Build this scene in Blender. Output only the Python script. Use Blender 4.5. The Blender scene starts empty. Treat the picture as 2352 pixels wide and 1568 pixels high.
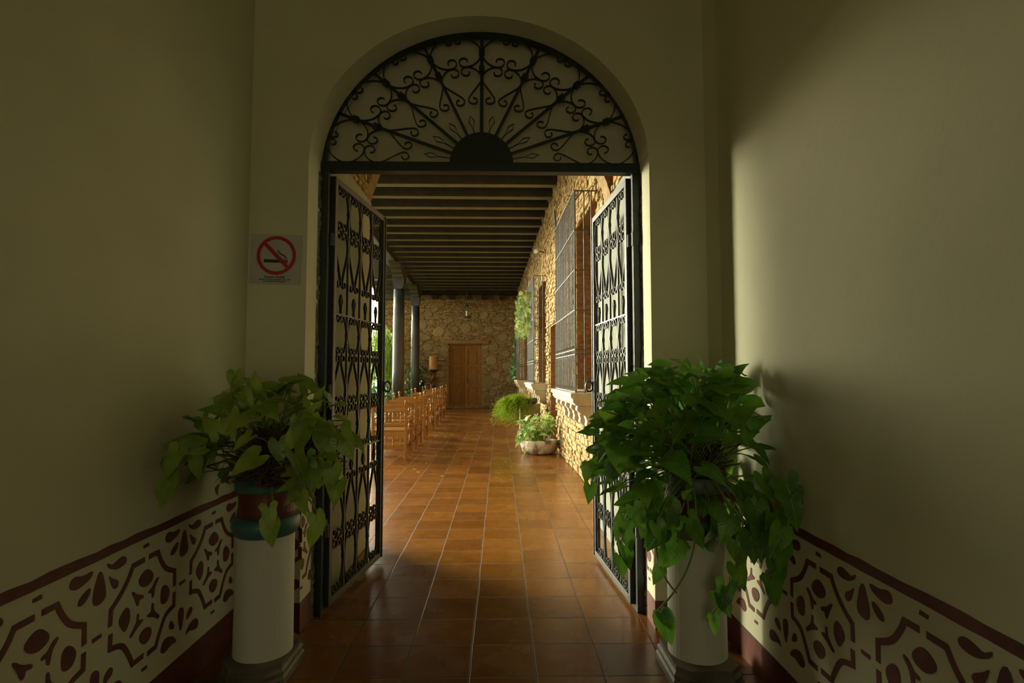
import bpy, math, random
from math import pi, sin, cos, radians as R, sqrt, atan2
from mathutils import Vector as V, Matrix
sc = bpy.context.scene
COL = sc.collection

# ------------------------------------------------------------------ helpers
class MB:
    """collects faces; build() links them as one mesh object"""
    def __init__(s): s.v = []; s.f = []; s.c = []; s.mi = []; s.uv = {}
    def add(s, vs, fs, col=None, mi=0):
        n = len(s.v); s.v += [tuple(p) for p in vs]
        for q in fs:
            s.f.append(tuple(i + n for i in q)); s.c.append(col); s.mi.append(mi)
    def box(s, x0, y0, z0, x1, y1, z1, mi=0, col=None):
        s.add([(x0,y0,z0),(x1,y0,z0),(x1,y1,z0),(x0,y1,z0),(x0,y0,z1),(x1,y0,z1),(x1,y1,z1),(x0,y1,z1)],
              [(0,3,2,1),(4,5,6,7),(0,1,5,4),(1,2,6,5),(2,3,7,6),(3,0,4,7)], col, mi)
    def prism(s, pts, a, b, mi=0):
        """polygon pts (3D fn applied) between offset vectors a and b"""
        n = len(pts); a = V(a); b = V(b)
        s.add([V(p)+a for p in pts] + [V(p)+b for p in pts],
              [tuple(range(n))[::-1], tuple(range(n, 2*n))] + [(i, (i+1) % n, n+(i+1) % n, n+i) for i in range(n)], None, mi)
    def sweep(s, pts, prof, ref=(0,0,1), closed=False, cap=True, rad=None, mi=0):
        """sweep a 2D profile (side, ref) along pts; rad scales it per point"""
        pts = [V(p) for p in pts]; n = len(pts); m = len(prof); vs = []; ref = V(ref)
        for i, p in enumerate(pts):
            a = pts[i-1] if (i or closed) else p
            b = pts[(i+1) % n] if (i < n-1 or closed) else p
            t = (b - a)
            t = t.normalized() if t.length > 1e-9 else V((0,0,1))
            side = t.cross(ref)
            if side.length < 1e-4: side = t.cross(V((1,0.1,0)))
            side.normalize(); up = side.cross(t)
            k = rad[i] if rad else 1
            vs += [p + side*(x*k) + up*(y*k) for x, y in prof]
        fs = []
        for i in range(n if closed else n-1):
            j = (i+1) % n
            for k in range(m):
                fs.append((i*m+k, i*m+(k+1) % m, j*m+(k+1) % m, j*m+k))
        if cap and not closed:
            fs += [tuple(range(m))[::-1], tuple(range((n-1)*m, n*m))]
        s.add(vs, fs, None, mi)
    def tube(s, pts, r, n=8, ref=(0,0,1), closed=False, rad=None, mi=0):
        s.sweep(pts, [(r*cos(2*pi*k/n), r*sin(2*pi*k/n)) for k in range(n)], ref, closed, True, rad, mi)
    def lathe(s, prof, c=(0,0,0), n=24, mi=0, col=None):
        vs = []; c = V(c)
        for r, z in prof: vs += [c + V((r*cos(2*pi*k/n), r*sin(2*pi*k/n), z)) for k in range(n)]
        m = len(prof)
        fs = [(i*n+k, i*n+(k+1) % n, (i+1)*n+(k+1) % n, (i+1)*n+k) for i in range(m-1) for k in range(n)]
        fs += [tuple(range(n))[::-1], tuple(range((m-1)*n, m*n))]
        s.add(vs, fs, col, mi)
    def build(s, name, mat, parent=None, smooth=False, bevel=0, w=False):
        me = bpy.data.meshes.new(name); me.from_pydata(s.v, [], s.f)
        for m in (mat if isinstance(mat, (list, tuple)) else [mat]): me.materials.append(m)
        if len(me.materials) > 1: me.polygons.foreach_set('material_index', s.mi)
        if any(c is not None for c in s.c):
            at = me.color_attributes.new('tone', 'FLOAT_COLOR', 'CORNER')
            for p in me.polygons:
                c = s.c[p.index] or (1,1,1)
                for li in p.loop_indices: at.data[li].color = (*c, 1)
        if s.uv:
            ul = me.uv_layers.new(name='blade')
            for lp in me.loops: ul.data[lp.index].uv = s.uv.get(lp.vertex_index, (9, 9))
        if smooth: me.polygons.foreach_set('use_smooth', [True]*len(me.polygons))
        me.update()
        o = bpy.data.objects.new(name, me); COL.objects.link(o)
        if parent:
            o.parent = parent
            if w and parent.type == 'EMPTY': o.matrix_parent_inverse = Matrix.Translation(-parent.location)
        if bevel:
            b = o.modifiers.new('bevel', 'BEVEL'); b.width = bevel; b.segments = 2; b.limit_method = 'ANGLE'
        if smooth == 'auto':
            pass
        return o

def tag(o, label, cat, group=None, kind=None):
    if label: o['label'] = label
    if cat: o['category'] = cat
    if group: o['group'] = group
    if kind: o['kind'] = kind
    return o
def thing(name, label, cat, loc=(0,0,0), rz=0, group=None):
    o = bpy.data.objects.new(name, None); COL.objects.link(o)
    o.location = loc; o.rotation_euler = (0,0,rz); o.empty_display_size = .1
    return tag(o, label, cat, group)
def struct(o): o['kind'] = 'structure'; return o
def dup(root, loc=None, rz=None, label=None, group=None):
    r = root.copy(); COL.objects.link(r)
    if loc is not None: r.location = loc
    if rz is not None: r.rotation_euler = (0,0,rz)
    if label: r['label'] = label
    if group: r['group'] = group
    for ch in list(root.children):
        c = ch.copy(); COL.objects.link(c); c.parent = r
        for g in list(ch.children):
            d = g.copy(); COL.objects.link(d); d.parent = c
    return r
def lerp(a, b, t): return a + (b-a)*t
def bez(p0, p1, p2, p3, n=10):
    p0, p1, p2, p3 = map(V, (p0,p1,p2,p3)); out = []
    for i in range(n+1):
        t = i/n; out.append(p0*(1-t)**3 + p1*3*t*(1-t)**2 + p2*3*t*t*(1-t) + p3*t**3)
    return out

# ------------------------------------------------------------------ materials
def newmat(name):
    m = bpy.data.materials.new(name); m.use_nodes = True
    nt = m.node_tree; b = nt.nodes['Principled BSDF']; return m, nt, b
def N(nt, t, **kw):
    n = nt.nodes.new(t)
    for k, v in kw.items():
        if k.startswith('i_'): n.inputs[k[2:].replace('_', ' ')].default_value = v
        else: setattr(n, k, v)
    return n
def ramp(nt, fac, stops):
    r = nt.nodes.new('ShaderNodeValToRGB'); e = r.color_ramp.elements
    while len(e) < len(stops): e.new(.5)
    for x, (p, c) in zip(e, stops): x.position = p; x.color = (*c, 1)
    nt.links.new(fac, r.inputs[0]); return r.outputs[0]
def noisy(name, c1, c2, scale=4, rough=.8, bump=.1, bscale=30, detail=6, metal=0, stops=(.3,.7), spec=.5, stretch=None, bdist=.01):
    m, nt, b = newmat(name)
    tc = N(nt, 'ShaderNodeTexCoord'); src = tc.outputs['Object']
    if stretch:
        mp = N(nt, 'ShaderNodeMapping'); mp.inputs['Scale'].default_value = stretch
        nt.links.new(src, mp.inputs[0]); src = mp.outputs[0]
    n1 = N(nt, 'ShaderNodeTexNoise', i_Scale=scale, i_Detail=detail); nt.links.new(src, n1.inputs['Vector'])
    col = ramp(nt, n1.outputs[0], [(stops[0], c1), (stops[1], c2)])
    nt.links.new(col, b.inputs['Base Color'])
    b.inputs['Roughness'].default_value = rough; b.inputs['Metallic'].default_value = metal
    b.inputs['Specular IOR Level'].default_value = spec
    if bump:
        n2 = N(nt, 'ShaderNodeTexNoise', i_Scale=bscale, i_Detail=5); nt.links.new(src, n2.inputs['Vector'])
        bp = N(nt, 'ShaderNodeBump', i_Strength=bump, i_Distance=bdist); nt.links.new(n2.outputs[0], bp.inputs['Height'])
        nt.links.new(bp.outputs[0], b.inputs['Normal'])
    return m

M = {}
M['plaster'] = noisy('cream_plaster', (.55,.53,.36), (.62,.595,.42), 1.3, .85, .25, 14, stops=(.35,.65))
M['plaster_white'] = noisy('white_plaster', (.60,.58,.47), (.68,.66,.54), 2, .8, .2, 18)
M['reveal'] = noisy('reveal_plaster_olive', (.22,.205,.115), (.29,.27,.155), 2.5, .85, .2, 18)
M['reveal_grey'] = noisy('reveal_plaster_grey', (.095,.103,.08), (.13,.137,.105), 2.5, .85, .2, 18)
M['lunette'] = noisy('aged_plaster', (.52,.47,.32), (.62,.57,.40), 3, .9, .3, 20)
M['red'] = noisy('oxide_red_paint', (.085,.018,.012), (.16,.034,.018), 9, .6, .15, 40)
M['redbase'] = noisy('worn_red_paint', (.09,.022,.014), (.19,.055,.025), 6, .55, .2, 30)
M['iron'] = noisy('green_black_iron_paint', (.006,.014,.009), (.012,.023,.016), 25, .42, .1, 90)
M['leafiron'] = noisy('grey_iron_paint', (.022,.024,.024), (.04,.042,.04), 25, .38, .1, 90)
M['grille'] = noisy('weathered_iron', (.035,.036,.036), (.07,.07,.066), 20, .5, .15, 80)
M['wood'] = noisy('honey_wood', (.17,.060,.003), (.30,.122,.007), 6, .32, .08, 30, stretch=(1,1,6))
M['wood_h'] = noisy('honey_wood_boards', (.20,.072,.003), (.34,.145,.008), 6, .3, .08, 30, stretch=(1,8,8))
M['wood_dark'] = noisy('red_brown_wood', (.14,.045,.014), (.24,.085,.025), 6, .35, .08, 30, stretch=(1,1,6))
M['doorwood'] = noisy('door_wood', (.19,.072,.004), (.36,.155,.010), 5, .6, .12, 25, stretch=(6,6,1))
M['beam'] = noisy('dark_green_beam_paint', (.050,.050,.034), (.085,.085,.056), 5, .55, .2, 20, stretch=(1,5,5))
M['strip'] = noisy('olive_underside', (.15,.145,.085), (.22,.21,.13), 5, .6, .2, 20, stretch=(1,5,5))
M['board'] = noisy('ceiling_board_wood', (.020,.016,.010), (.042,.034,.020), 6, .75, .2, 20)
M['column'] = noisy('blue_grey_column_paint', (.032,.037,.039), (.065,.072,.074), 5, .38, .2, 12, stretch=(1,1,.6))
M['concrete'] = noisy('grey_stone', (.20,.18,.13), (.38,.34,.26), 7, .85, .5, 25)
M['plinth'] = noisy('dark_mortar_plinth', (.07,.06,.035), (.17,.15,.10), 9, .6, .5, 25)
M['ledge'] = noisy('carved_stone', (.36,.30,.21), (.54,.46,.33), 6, .8, .4, 22)
M['trough'] = noisy('rough_trough_stone', (.17,.12,.08), (.62,.56,.45), 7, .85, .8, 22, stops=(.38,.6), bdist=.03)
M['teal'] = noisy('teal_glaze', (.045,.13,.12), (.08,.19,.165), 6, .35, .1, 20)
M['potred'] = noisy('oxide_pot', (.10,.024,.014), (.17,.045,.022), 8, .45, .1, 25)
M['blackpot'] = noisy('black_clay', (.015,.015,.016), (.05,.05,.05), 14, .3, .3, 30)
M['soil'] = noisy('soil', (.014,.010,.006), (.04,.028,.016), 30, .95, .6, 60)
M['stem'] = noisy('green_stem', (.11,.20,.025), (.20,.30,.05), 12, .5, 0)
M['root'] = noisy('dry_brown_root', (.055,.032,.014), (.15,.09,.036), 14, .7, .2, 50)
M['clay'] = noisy('ochre_clay', (.50,.26,.07), (.60,.33,.10), 5, .5, .1, 30)
M['terracotta'] = noisy('brick_red', (.33,.13,.055), (.5,.24,.11), 8, .85, .3, 40)
M['ground'] = noisy('courtyard_earth', (.06,.07,.02), (.14,.15,.05), 3, .95, .5, 20)
M['chip'] = noisy('chipped_mortar', (.09,.07,.045), (.26,.22,.15), 30, .95, .8, 50)
M['mortar'] = noisy('lime_mortar', (.26,.20,.11), (.42,.34,.20), 9, .95, .7, 35, bdist=.02)
M['candle'] = noisy('pale_glass', (.7,.68,.6), (.8,.78,.7), 5, .4, 0)
M['sign'] = noisy('sign_white', (.42,.40,.36), (.46,.44,.40), 8, .45, 0)
M['signred'] = noisy('sign_red', (.34,.008,.012), (.38,.012,.016), 8, .45, 0)
M['signblack'] = noisy('sign_black', (.010,.014,.014), (.014,.018,.018), 8, .5, 0)
M['steel'] = noisy('brushed_steel', (.3,.3,.28), (.4,.4,.38), 8, .4, 0, metal=.9)
M['petal'] = noisy('yellow_leaf', (.65,.5,.04), (.8,.7,.10), 8, .6, 0)

def leafmat(name, c1, c2, tr=.35, rough=.34, vein=None):
    m, nt, b = newmat(name); L = nt.links.new
    tc = N(nt, 'ShaderNodeTexCoord')
    n1 = N(nt, 'ShaderNodeTexNoise', i_Scale=9, i_Detail=3); L(tc.outputs['Object'], n1.inputs['Vector'])
    at = N(nt, 'ShaderNodeAttribute', attribute_name='tone')
    col = ramp(nt, n1.outputs[0], [(.35, c1), (.65, c2)])
    mx = N(nt, 'ShaderNodeMix', data_type='RGBA', blend_type='MULTIPLY'); mx.inputs[0].default_value = 1
    L(col, mx.inputs[6]); L(at.outputs['Color'], mx.inputs[7]); cout = mx.outputs[2]
    if vein:
        # pale midrib and side veins, in the leaf's own coordinates (x along, y across)
        uv = N(nt, 'ShaderNodeUVMap', uv_map='blade'); sp = N(nt, 'ShaderNodeSeparateXYZ'); L(uv.outputs[0], sp.inputs[0])
        def mth(op, a, bb=None, cc=None):
            q = N(nt, 'ShaderNodeMath', operation=op)
            for i, v in enumerate((a, bb, cc)):
                if v is None: continue
                if isinstance(v, (int, float)): q.inputs[i].default_value = v
                else: L(v, q.inputs[i])
            return q.outputs[0]
        ay = mth('ABSOLUTE', sp.outputs['Y'])
        ph = mth('SUBTRACT', mth('MULTIPLY', sp.outputs['X'], 7.0), mth('MULTIPLY', ay, 6.0))
        tri = mth('PINGPONG', ph, .5)
        side = mth('SUBTRACT', 1.0, mth('MULTIPLY', tri, 7.0)); side = mth('MAXIMUM', side, 0.0)
        mid = mth('MAXIMUM', mth('SUBTRACT', 1.0, mth('MULTIPLY', ay, 30.0)), 0.0)
        k = mth('MULTIPLY', mth('MINIMUM', mth('ADD', mth('MULTIPLY', side, .6), mid), 1.0), .55)
        mv = N(nt, 'ShaderNodeMix', data_type='RGBA'); L(k, mv.inputs[0]); L(cout, mv.inputs[6]); mv.inputs[7].default_value = (*vein, 1); cout = mv.outputs[2]
        bp = N(nt, 'ShaderNodeBump', i_Strength=.5, i_Distance=.004, invert=True); L(k, bp.inputs['Height']); L(bp.outputs[0], b.inputs['Normal'])
    L(cout, b.inputs['Base Color']); b.inputs['Roughness'].default_value = rough
    t = N(nt, 'ShaderNodeBsdfTranslucent'); ms = N(nt, 'ShaderNodeMixShader'); ms.inputs[0].default_value = tr
    L(cout, t.inputs['Color'])
    out = nt.nodes['Material Output']
    L(b.outputs[0], ms.inputs[1]); L(t.outputs[0], ms.inputs[2]); L(ms.outputs[0], out.inputs[0])
    return m
M['leaf'] = leafmat('green_leaf', (.085,.26,.02), (.20,.43,.045), .5, .32, (.30,.46,.12))
M['leafolive'] = leafmat('olive_leaf', (.15,.29,.025), (.32,.46,.08), .45, .36, (.36,.45,.14))
M['leafvar'] = leafmat('variegated_leaf', (.10,.26,.03), (.40,.52,.18), .35, .36, (.62,.68,.40))
M['fern'] = leafmat('fern_green', (.16,.30,.02), (.34,.45,.05), .45)
M['weep'] = leafmat('weeping_green', (.13,.26,.02), (.30,.42,.04), .5)
M['bush'] = leafmat('bush_green', (.035,.12,.025), (.08,.20,.04), .35)

def stone_mat(name, c1, c2, c3):
    m, nt, b = newmat(name)
    tc = N(nt, 'ShaderNodeTexCoord')
    n1 = N(nt, 'ShaderNodeTexNoise', i_Scale=18, i_Detail=8, i_Roughness=.7); nt.links.new(tc.outputs['Object'], n1.inputs['Vector'])
    col = ramp(nt, n1.outputs[0], [(.28, c1), (.5, c2), (.75, c3)])
    at = N(nt, 'ShaderNodeAttribute', attribute_name='tone')
    mx = N(nt, 'ShaderNodeMix', data_type='RGBA', blend_type='MULTIPLY'); mx.inputs[0].default_value = 1
    nt.links.new(col, mx.inputs[6]); nt.links.new(at.outputs['Color'], mx.inputs[7]); nt.links.new(mx.outputs[2], b.inputs['Base Color'])
    b.inputs['Roughness'].default_value = .9
    bp = N(nt, 'ShaderNodeBump', i_Strength=.8, i_Distance=.02); nt.links.new(n1.outputs[0], bp.inputs['Height'])
    nt.links.new(bp.outputs[0], b.inputs['Normal']); return m
M['stone'] = stone_mat('rubble_stone', (.18,.12,.055), (.39,.29,.145), (.55,.44,.26))

def floor_mat():
    m, nt, b = newmat('waxed_terracotta_tiles'); L = nt.links.new
    tc = N(nt, 'ShaderNodeTexCoord')
    wn = N(nt, 'ShaderNodeTexNoise', i_Scale=2.2, i_Detail=3); L(tc.outputs['Object'], wn.inputs['Vector'])
    sub = N(nt, 'ShaderNodeVectorMath', operation='SUBTRACT'); L(wn.outputs['Color'], sub.inputs[0]); sub.inputs[1].default_value = (.5,.5,.5)
    scl = N(nt, 'ShaderNodeVectorMath', operation='SCALE'); L(sub.outputs[0], scl.inputs[0]); scl.inputs['Scale'].default_value = .018
    add = N(nt, 'ShaderNodeVectorMath', operation='ADD'); L(tc.outputs['Object'], add.inputs[0]); L(scl.outputs[0], add.inputs[1])
    mp = N(nt, 'ShaderNodeMapping'); mp.inputs['Location'].default_value = (.155+.323*20, -2.773+.3215*20, 0); L(add.outputs[0], mp.inputs[0])
    br = N(nt, 'ShaderNodeTexBrick', offset=0, squash=1); L(mp.outputs[0], br.inputs['Vector'])
    for k, v in (('Scale', 1), ('Mortar Size', .0055), ('Mortar Smooth', .35), ('Bias', 0), ('Brick Width', .3235), ('Row Height', .3215)):
        br.inputs[k].default_value = v
    br.inputs['Color1'].default_value = (.155,.056,.009,1); br.inputs['Color2'].default_value = (.24,.096,.015,1)
    br.inputs['Mortar'].default_value = (.10,.065,.035,1)
    n1 = N(nt, 'ShaderNodeTexNoise', i_Scale=7, i_Detail=8, i_Roughness=.65); L(tc.outputs['Object'], n1.inputs['Vector'])
    c2 = ramp(nt, n1.outputs[0], [(.3, (.74,.68,.6)), (.7, (1.08,1.06,1.0))])
    mx = N(nt, 'ShaderNodeMix', data_type='RGBA', blend_type='MULTIPLY'); mx.inputs[0].default_value = .9
    L(br.outputs['Color'], mx.inputs[6]); L(c2, mx.inputs[7]); L(mx.outputs[2], b.inputs['Base Color'])
    # gloss of wax: worn tiles duller
    n3 = N(nt, 'ShaderNodeTexNoise', i_Scale=3.2, i_Detail=4); L(tc.outputs['Object'], n3.inputs['Vector'])
    mr = N(nt, 'ShaderNodeMapRange'); L(n3.outputs[0], mr.inputs[0])
    for i, v in ((1,.3),(2,.7),(3,.21),(4,.31)): mr.inputs[i].default_value = v
    rm = N(nt, 'ShaderNodeMath', operation='MULTIPLY_ADD'); L(br.outputs['Fac'], rm.inputs[0]); rm.inputs[1].default_value = .5; L(mr.outputs[0], rm.inputs[2]); L(rm.outputs[0], b.inputs['Roughness']); b.inputs['Specular IOR Level'].default_value = .42
    n2 = N(nt, 'ShaderNodeTexNoise', i_Scale=11, i_Detail=4); L(tc.outputs['Object'], n2.inputs['Vector'])
    ml = N(nt, 'ShaderNodeMath', operation='MULTIPLY'); L(n2.outputs[0], ml.inputs[0]); ml.inputs[1].default_value = .16
    sb = N(nt, 'ShaderNodeMath', operation='SUBTRACT'); L(ml.outputs[0], sb.inputs[0]); L(br.outputs['Fac'], sb.inputs[1])
    bp = N(nt, 'ShaderNodeBump', i_Strength=.4, i_Distance=.004); L(sb.outputs[0], bp.inputs['Height']); L(bp.outputs[0], b.inputs['Normal'])
    return m
M['floor'] = floor_mat()

# ------------------------------------------------------------------ front room
XL, XR, Y0, Y1 = -1.457, 1.25, 3.253, 3.56      # side walls, front and back face of the arch wall
JL, JR = -1.12, .885                            # arch jambs
ACX, AHW, ASP, AH = (JL+JR)/2, (JR-JL)/2, 2.69, .896
ROOMH, BACK = 4.5, -3.2
mb = MB(); mb.add([(-4.2,BACK-.2,0),(1.9,BACK-.2,0),(1.9,25,0),(-4.2,25,0)], [(0,1,2,3)]); struct(mb.build('floor', M['floor']))

def arch_pts(n=40, dh=0):
    return [(ACX - AHW*cos(pi*i/n), ASP + (AH+dh)*sin(pi*i/n)) for i in range(n+1)]
mb = MB(); n = 40
fa, ba = arch_pts(n), arch_pts(n, .055)
for pts, y in ((fa, Y0), (ba, Y1)):
    vs = [(XL-.3,y,0),(XL-.3,y,ROOMH),(XR+.3,y,ROOMH),(XR+.3,y,0),(JL,y,0),(JR,y,0)]
    b0 = len(vs); vs += [(x,y,z) for x, z in pts]
    top = len(vs); vs += [(x,y,ROOMH) for x, z in pts]
    fs = [(0,4,b0,top,1), (5,3,2,top+n,b0+n)] + [(b0+i,b0+i+1,top+i+1,top+i) for i in range(n)]
    mb.add(vs, fs)
prf = [(JL,0)] + fa + [(JR,0)]; prb = [(JL,0)] + ba + [(JR,0)]
m_ = len(prf)
mb.add([(x,Y0,z) for x, z in prf] + [(x,Y1,z) for x, z in prb], [(i,i+1,m_+i+1,m_+i) for i in range(m_-1)])
struct(mb.build('wall_front', M['plaster']))
mb = MB(); mb.box(XL-.3,BACK,0,XL,Y0,ROOMH); struct(mb.build('wall_left', M['plaster']))
mb = MB(); mb.box(XR,BACK,0,XR+.3,Y0,ROOMH)
mb.prism([(XR-.035,Y0+.01,0),(XR+.01,Y0-.16,0),(XR+.01,Y0+.01,0)], (0,0,.0), (0,0,ROOMH-.01))   # softened inside corner
struct(mb.build('wall_right', M['plaster']))
mb = MB(); mb.box(XL-.3,BACK-.3,0,XL+.55,BACK,ROOMH); mb.box(XR-.55,BACK-.3,0,XR+.3,BACK,ROOMH); mb.box(XL+.55,BACK-.3,3.1,XR-.55,BACK,ROOMH)  # unseen opening behind the camera, added and sized to let in fill light
struct(mb.build('wall_back', M['plaster']))
mb = MB(); mb.box(XL-.3,BACK-.3,ROOMH,XR+.3,Y0,ROOMH+.2); struct(mb.build('ceiling', M['plaster']))

# red skirting and the stripe over the painted frieze
for sd, x, s in (('left', XL, 1), ('right', XR, -1)):
    mb = MB(); mb.box(min(x,x+.004*s),BACK,0,max(x,x+.004*s),Y0-.001,.165 if s > 0 else .158); struct(mb.build('baseboard_'+sd, M['redbase']))
mb = MB(); mb.box(XL+.004,Y0-.004,0,JL,Y0,.165); mb.box(JL,Y0-.004,0,JL+.003,Y1-.12,.165); struct(mb.build('baseboard_front', M['redbase']))
mb = MB(); mb.box(JR,Y0-.004,0,XR-.04,Y0,.16); mb.box(JR-.003,Y0-.004,0,JR,Y1-.14,.16); struct(mb.build('baseboard_corner', M['redbase']))
random.seed(4)
def stripe(name, x, s, z0, z1):
    mb = MB(); k = 90; ys = [lerp(BACK, Y0-.002, i/k) for i in range(k+1)]
    a = [(x+.0025*s, y, z0+random.uniform(-.0015,.0015)) for y in ys]; b = [(x+.0025*s, y, z1+random.uniform(-.003,.003)) for y in ys]
    c = [(x-.001*s, p[1], p[2]) for p in a]; d = [(x-.001*s, p[1], p[2]) for p in b]
    n = k+1; mb.add(a+b+c+d, [(i,i+1,n+i+1,n+i) for i in range(k)] + [(i,i+1,2*n+i+1,2*n+i) for i in range(k)] + [(n+i,n+i+1,3*n+i+1,3*n+i) for i in range(k)])
    struct(mb.build(name, M['red']))
stripe('trim_1', XL, 1, .771, .806); stripe('trim_2', XR, -1, .769, .806)
DADO={'F1':[(-0.2,0.504),(-0.199,0.565),(-0.151,0.597),(-0.105,0.644),(-0.079,0.686),(-0.005,0.687)],'F2':[(0.023,0.689),(0.086,0.688),(0.106,0.65),(0.147,0.601),(0.214,0.567),(0.216,0.499)],'F3':[(0.216,0.473),(0.216,0.415),(0.154,0.396),(0.115,0.342),(0.09,0.294),(0.034,0.292)],'F4':[(0.008,0.298),(-0.061,0.298),(-0.088,0.348),(-0.129,0.4),(-0.196,0.42),(-0.196,0.475)],'o1':[(0.014,0.649),(0.057,0.612),(0.056,0.586),(0.017,0.571),(-0.017,0.58),(-0.042,0.606),(-0.032,0.628)],'o2':[(0.144,0.537),(0.185,0.495),(0.165,0.452),(0.127,0.451),(0.114,0.473),(0.114,0.522)],'o3':[(-0.107,0.541),(-0.088,0.517),(-0.085,0.476),(-0.114,0.442),(-0.132,0.462),(-0.156,0.496),(-0.14,0.524)],'o4':[(0.036,0.402),(0.059,0.383),(0.054,0.353),(0.014,0.334),(-0.023,0.368),(-0.023,0.393),(0.006,0.406)],'y1':[(-0.074,0.587),(-0.045,0.561),(-0.003,0.547),(-0.006,0.531),(-0.031,0.538),(-0.032,0.52),(-0.046,0.513),(-0.06,0.549),(-0.083,0.581)],'y2':[(0.094,0.586),(0.098,0.576),(0.071,0.549),(0.065,0.508),(0.051,0.512),(0.05,0.538),(0.026,0.536),(0.031,0.55),(0.053,0.553),(0.069,0.576)],'y3':[(-0.035,0.485),(-0.029,0.478),(-0.033,0.454),(-0.001,0.451),(-0.005,0.439),(-0.037,0.43),(-0.075,0.405),(-0.088,0.413),(-0.058,0.439),(-0.044,0.454),(-0.044,0.482)],'y4':[(0.066,0.489),(0.068,0.451),(0.113,0.416),(0.1,0.403),(0.074,0.424),(0.025,0.442),(0.024,0.453),(0.054,0.455),(0.05,0.485)],'t1':[(0.285,0.751),(0.32,0.646),(0.314,0.618),(0.272,0.607),(0.25,0.624),(0.25,0.662)],'t2':[(0.318,0.749),(0.347,0.728),(0.374,0.74),(0.409,0.746),(0.43,0.729),(0.423,0.709),(0.371,0.703),(0.324,0.726)],'t3':[(0.328,0.701),(0.349,0.68),(0.385,0.661),(0.386,0.639),(0.363,0.633),(0.345,0.657)],'t4':[(0.25,0.746),(0.239,0.723),(0.204,0.71),(0.165,0.704),(0.135,0.719),(0.138,0.745),(0.162,0.754),(0.197,0.741)],'t5':[(0.238,0.694),(0.235,0.666),(0.208,0.643),(0.183,0.641),(0.176,0.653),(0.191,0.674)],'b1':[(0.276,0.262),(0.251,0.35),(0.259,0.381),(0.283,0.381),(0.3,0.364),(0.297,0.318)],'b2':[(0.32,0.305),(0.325,0.336),(0.352,0.355),(0.373,0.343),(0.37,0.323),(0.343,0.308)],'b3':[(0.313,0.236),(0.345,0.274),(0.401,0.285),(0.431,0.261),(0.425,0.227),(0.381,0.232),(0.353,0.247)],'b4':[(0.184,0.322),(0.186,0.349),(0.205,0.358),(0.233,0.306)],'b5':[(0.13,0.248),(0.126,0.266),(0.15,0.299),(0.199,0.291),(0.235,0.265),(0.247,0.24),(0.206,0.251),(0.154,0.234)],'s1':[(-0.016,0.746),(0.018,0.749),(0.021,0.734),(-0.014,0.734)],'s2':[(0.255,0.5),(0.302,0.5),(0.302,0.487),(0.258,0.485)],'s3':[(0.001,0.249),(0.034,0.247),(0.035,0.234),(0.001,0.236)],}
def smooth_poly(pts, it=2):
    for _ in range(it):
        q = []
        for i in range(len(pts)):
            a, b = pts[i], pts[(i+1) % len(pts)]
            q += [(a[0]*.75+b[0]*.25, a[1]*.75+b[1]*.25), (a[0]*.25+b[0]*.75, a[1]*.25+b[1]*.75)]
        pts = q
    return pts
def smooth_line(pts):
    # keep corners at the ends, round the S or arc in the middle
    out = [pts[0], pts[1]]
    for i in range(1, len(pts)-2):
        p0, p1, p2, p3 = pts[i-1], pts[i], pts[i+1], pts[i+2]
        if i == 1: p0 = p1
        if i == len(pts)-3: p3 = p2
        for t in (.25,.5,.75,1):
            out.append(tuple(.5*(2*p1[k]+(-p0[k]+p2[k])*t+(2*p0[k]-5*p1[k]+4*p2[k]-p3[k])*t*t+(-p0[k]+3*p1[k]-3*p2[k]+p3[k])*t**3) for k in (0,1)))
    return out + [pts[-1]]
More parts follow.
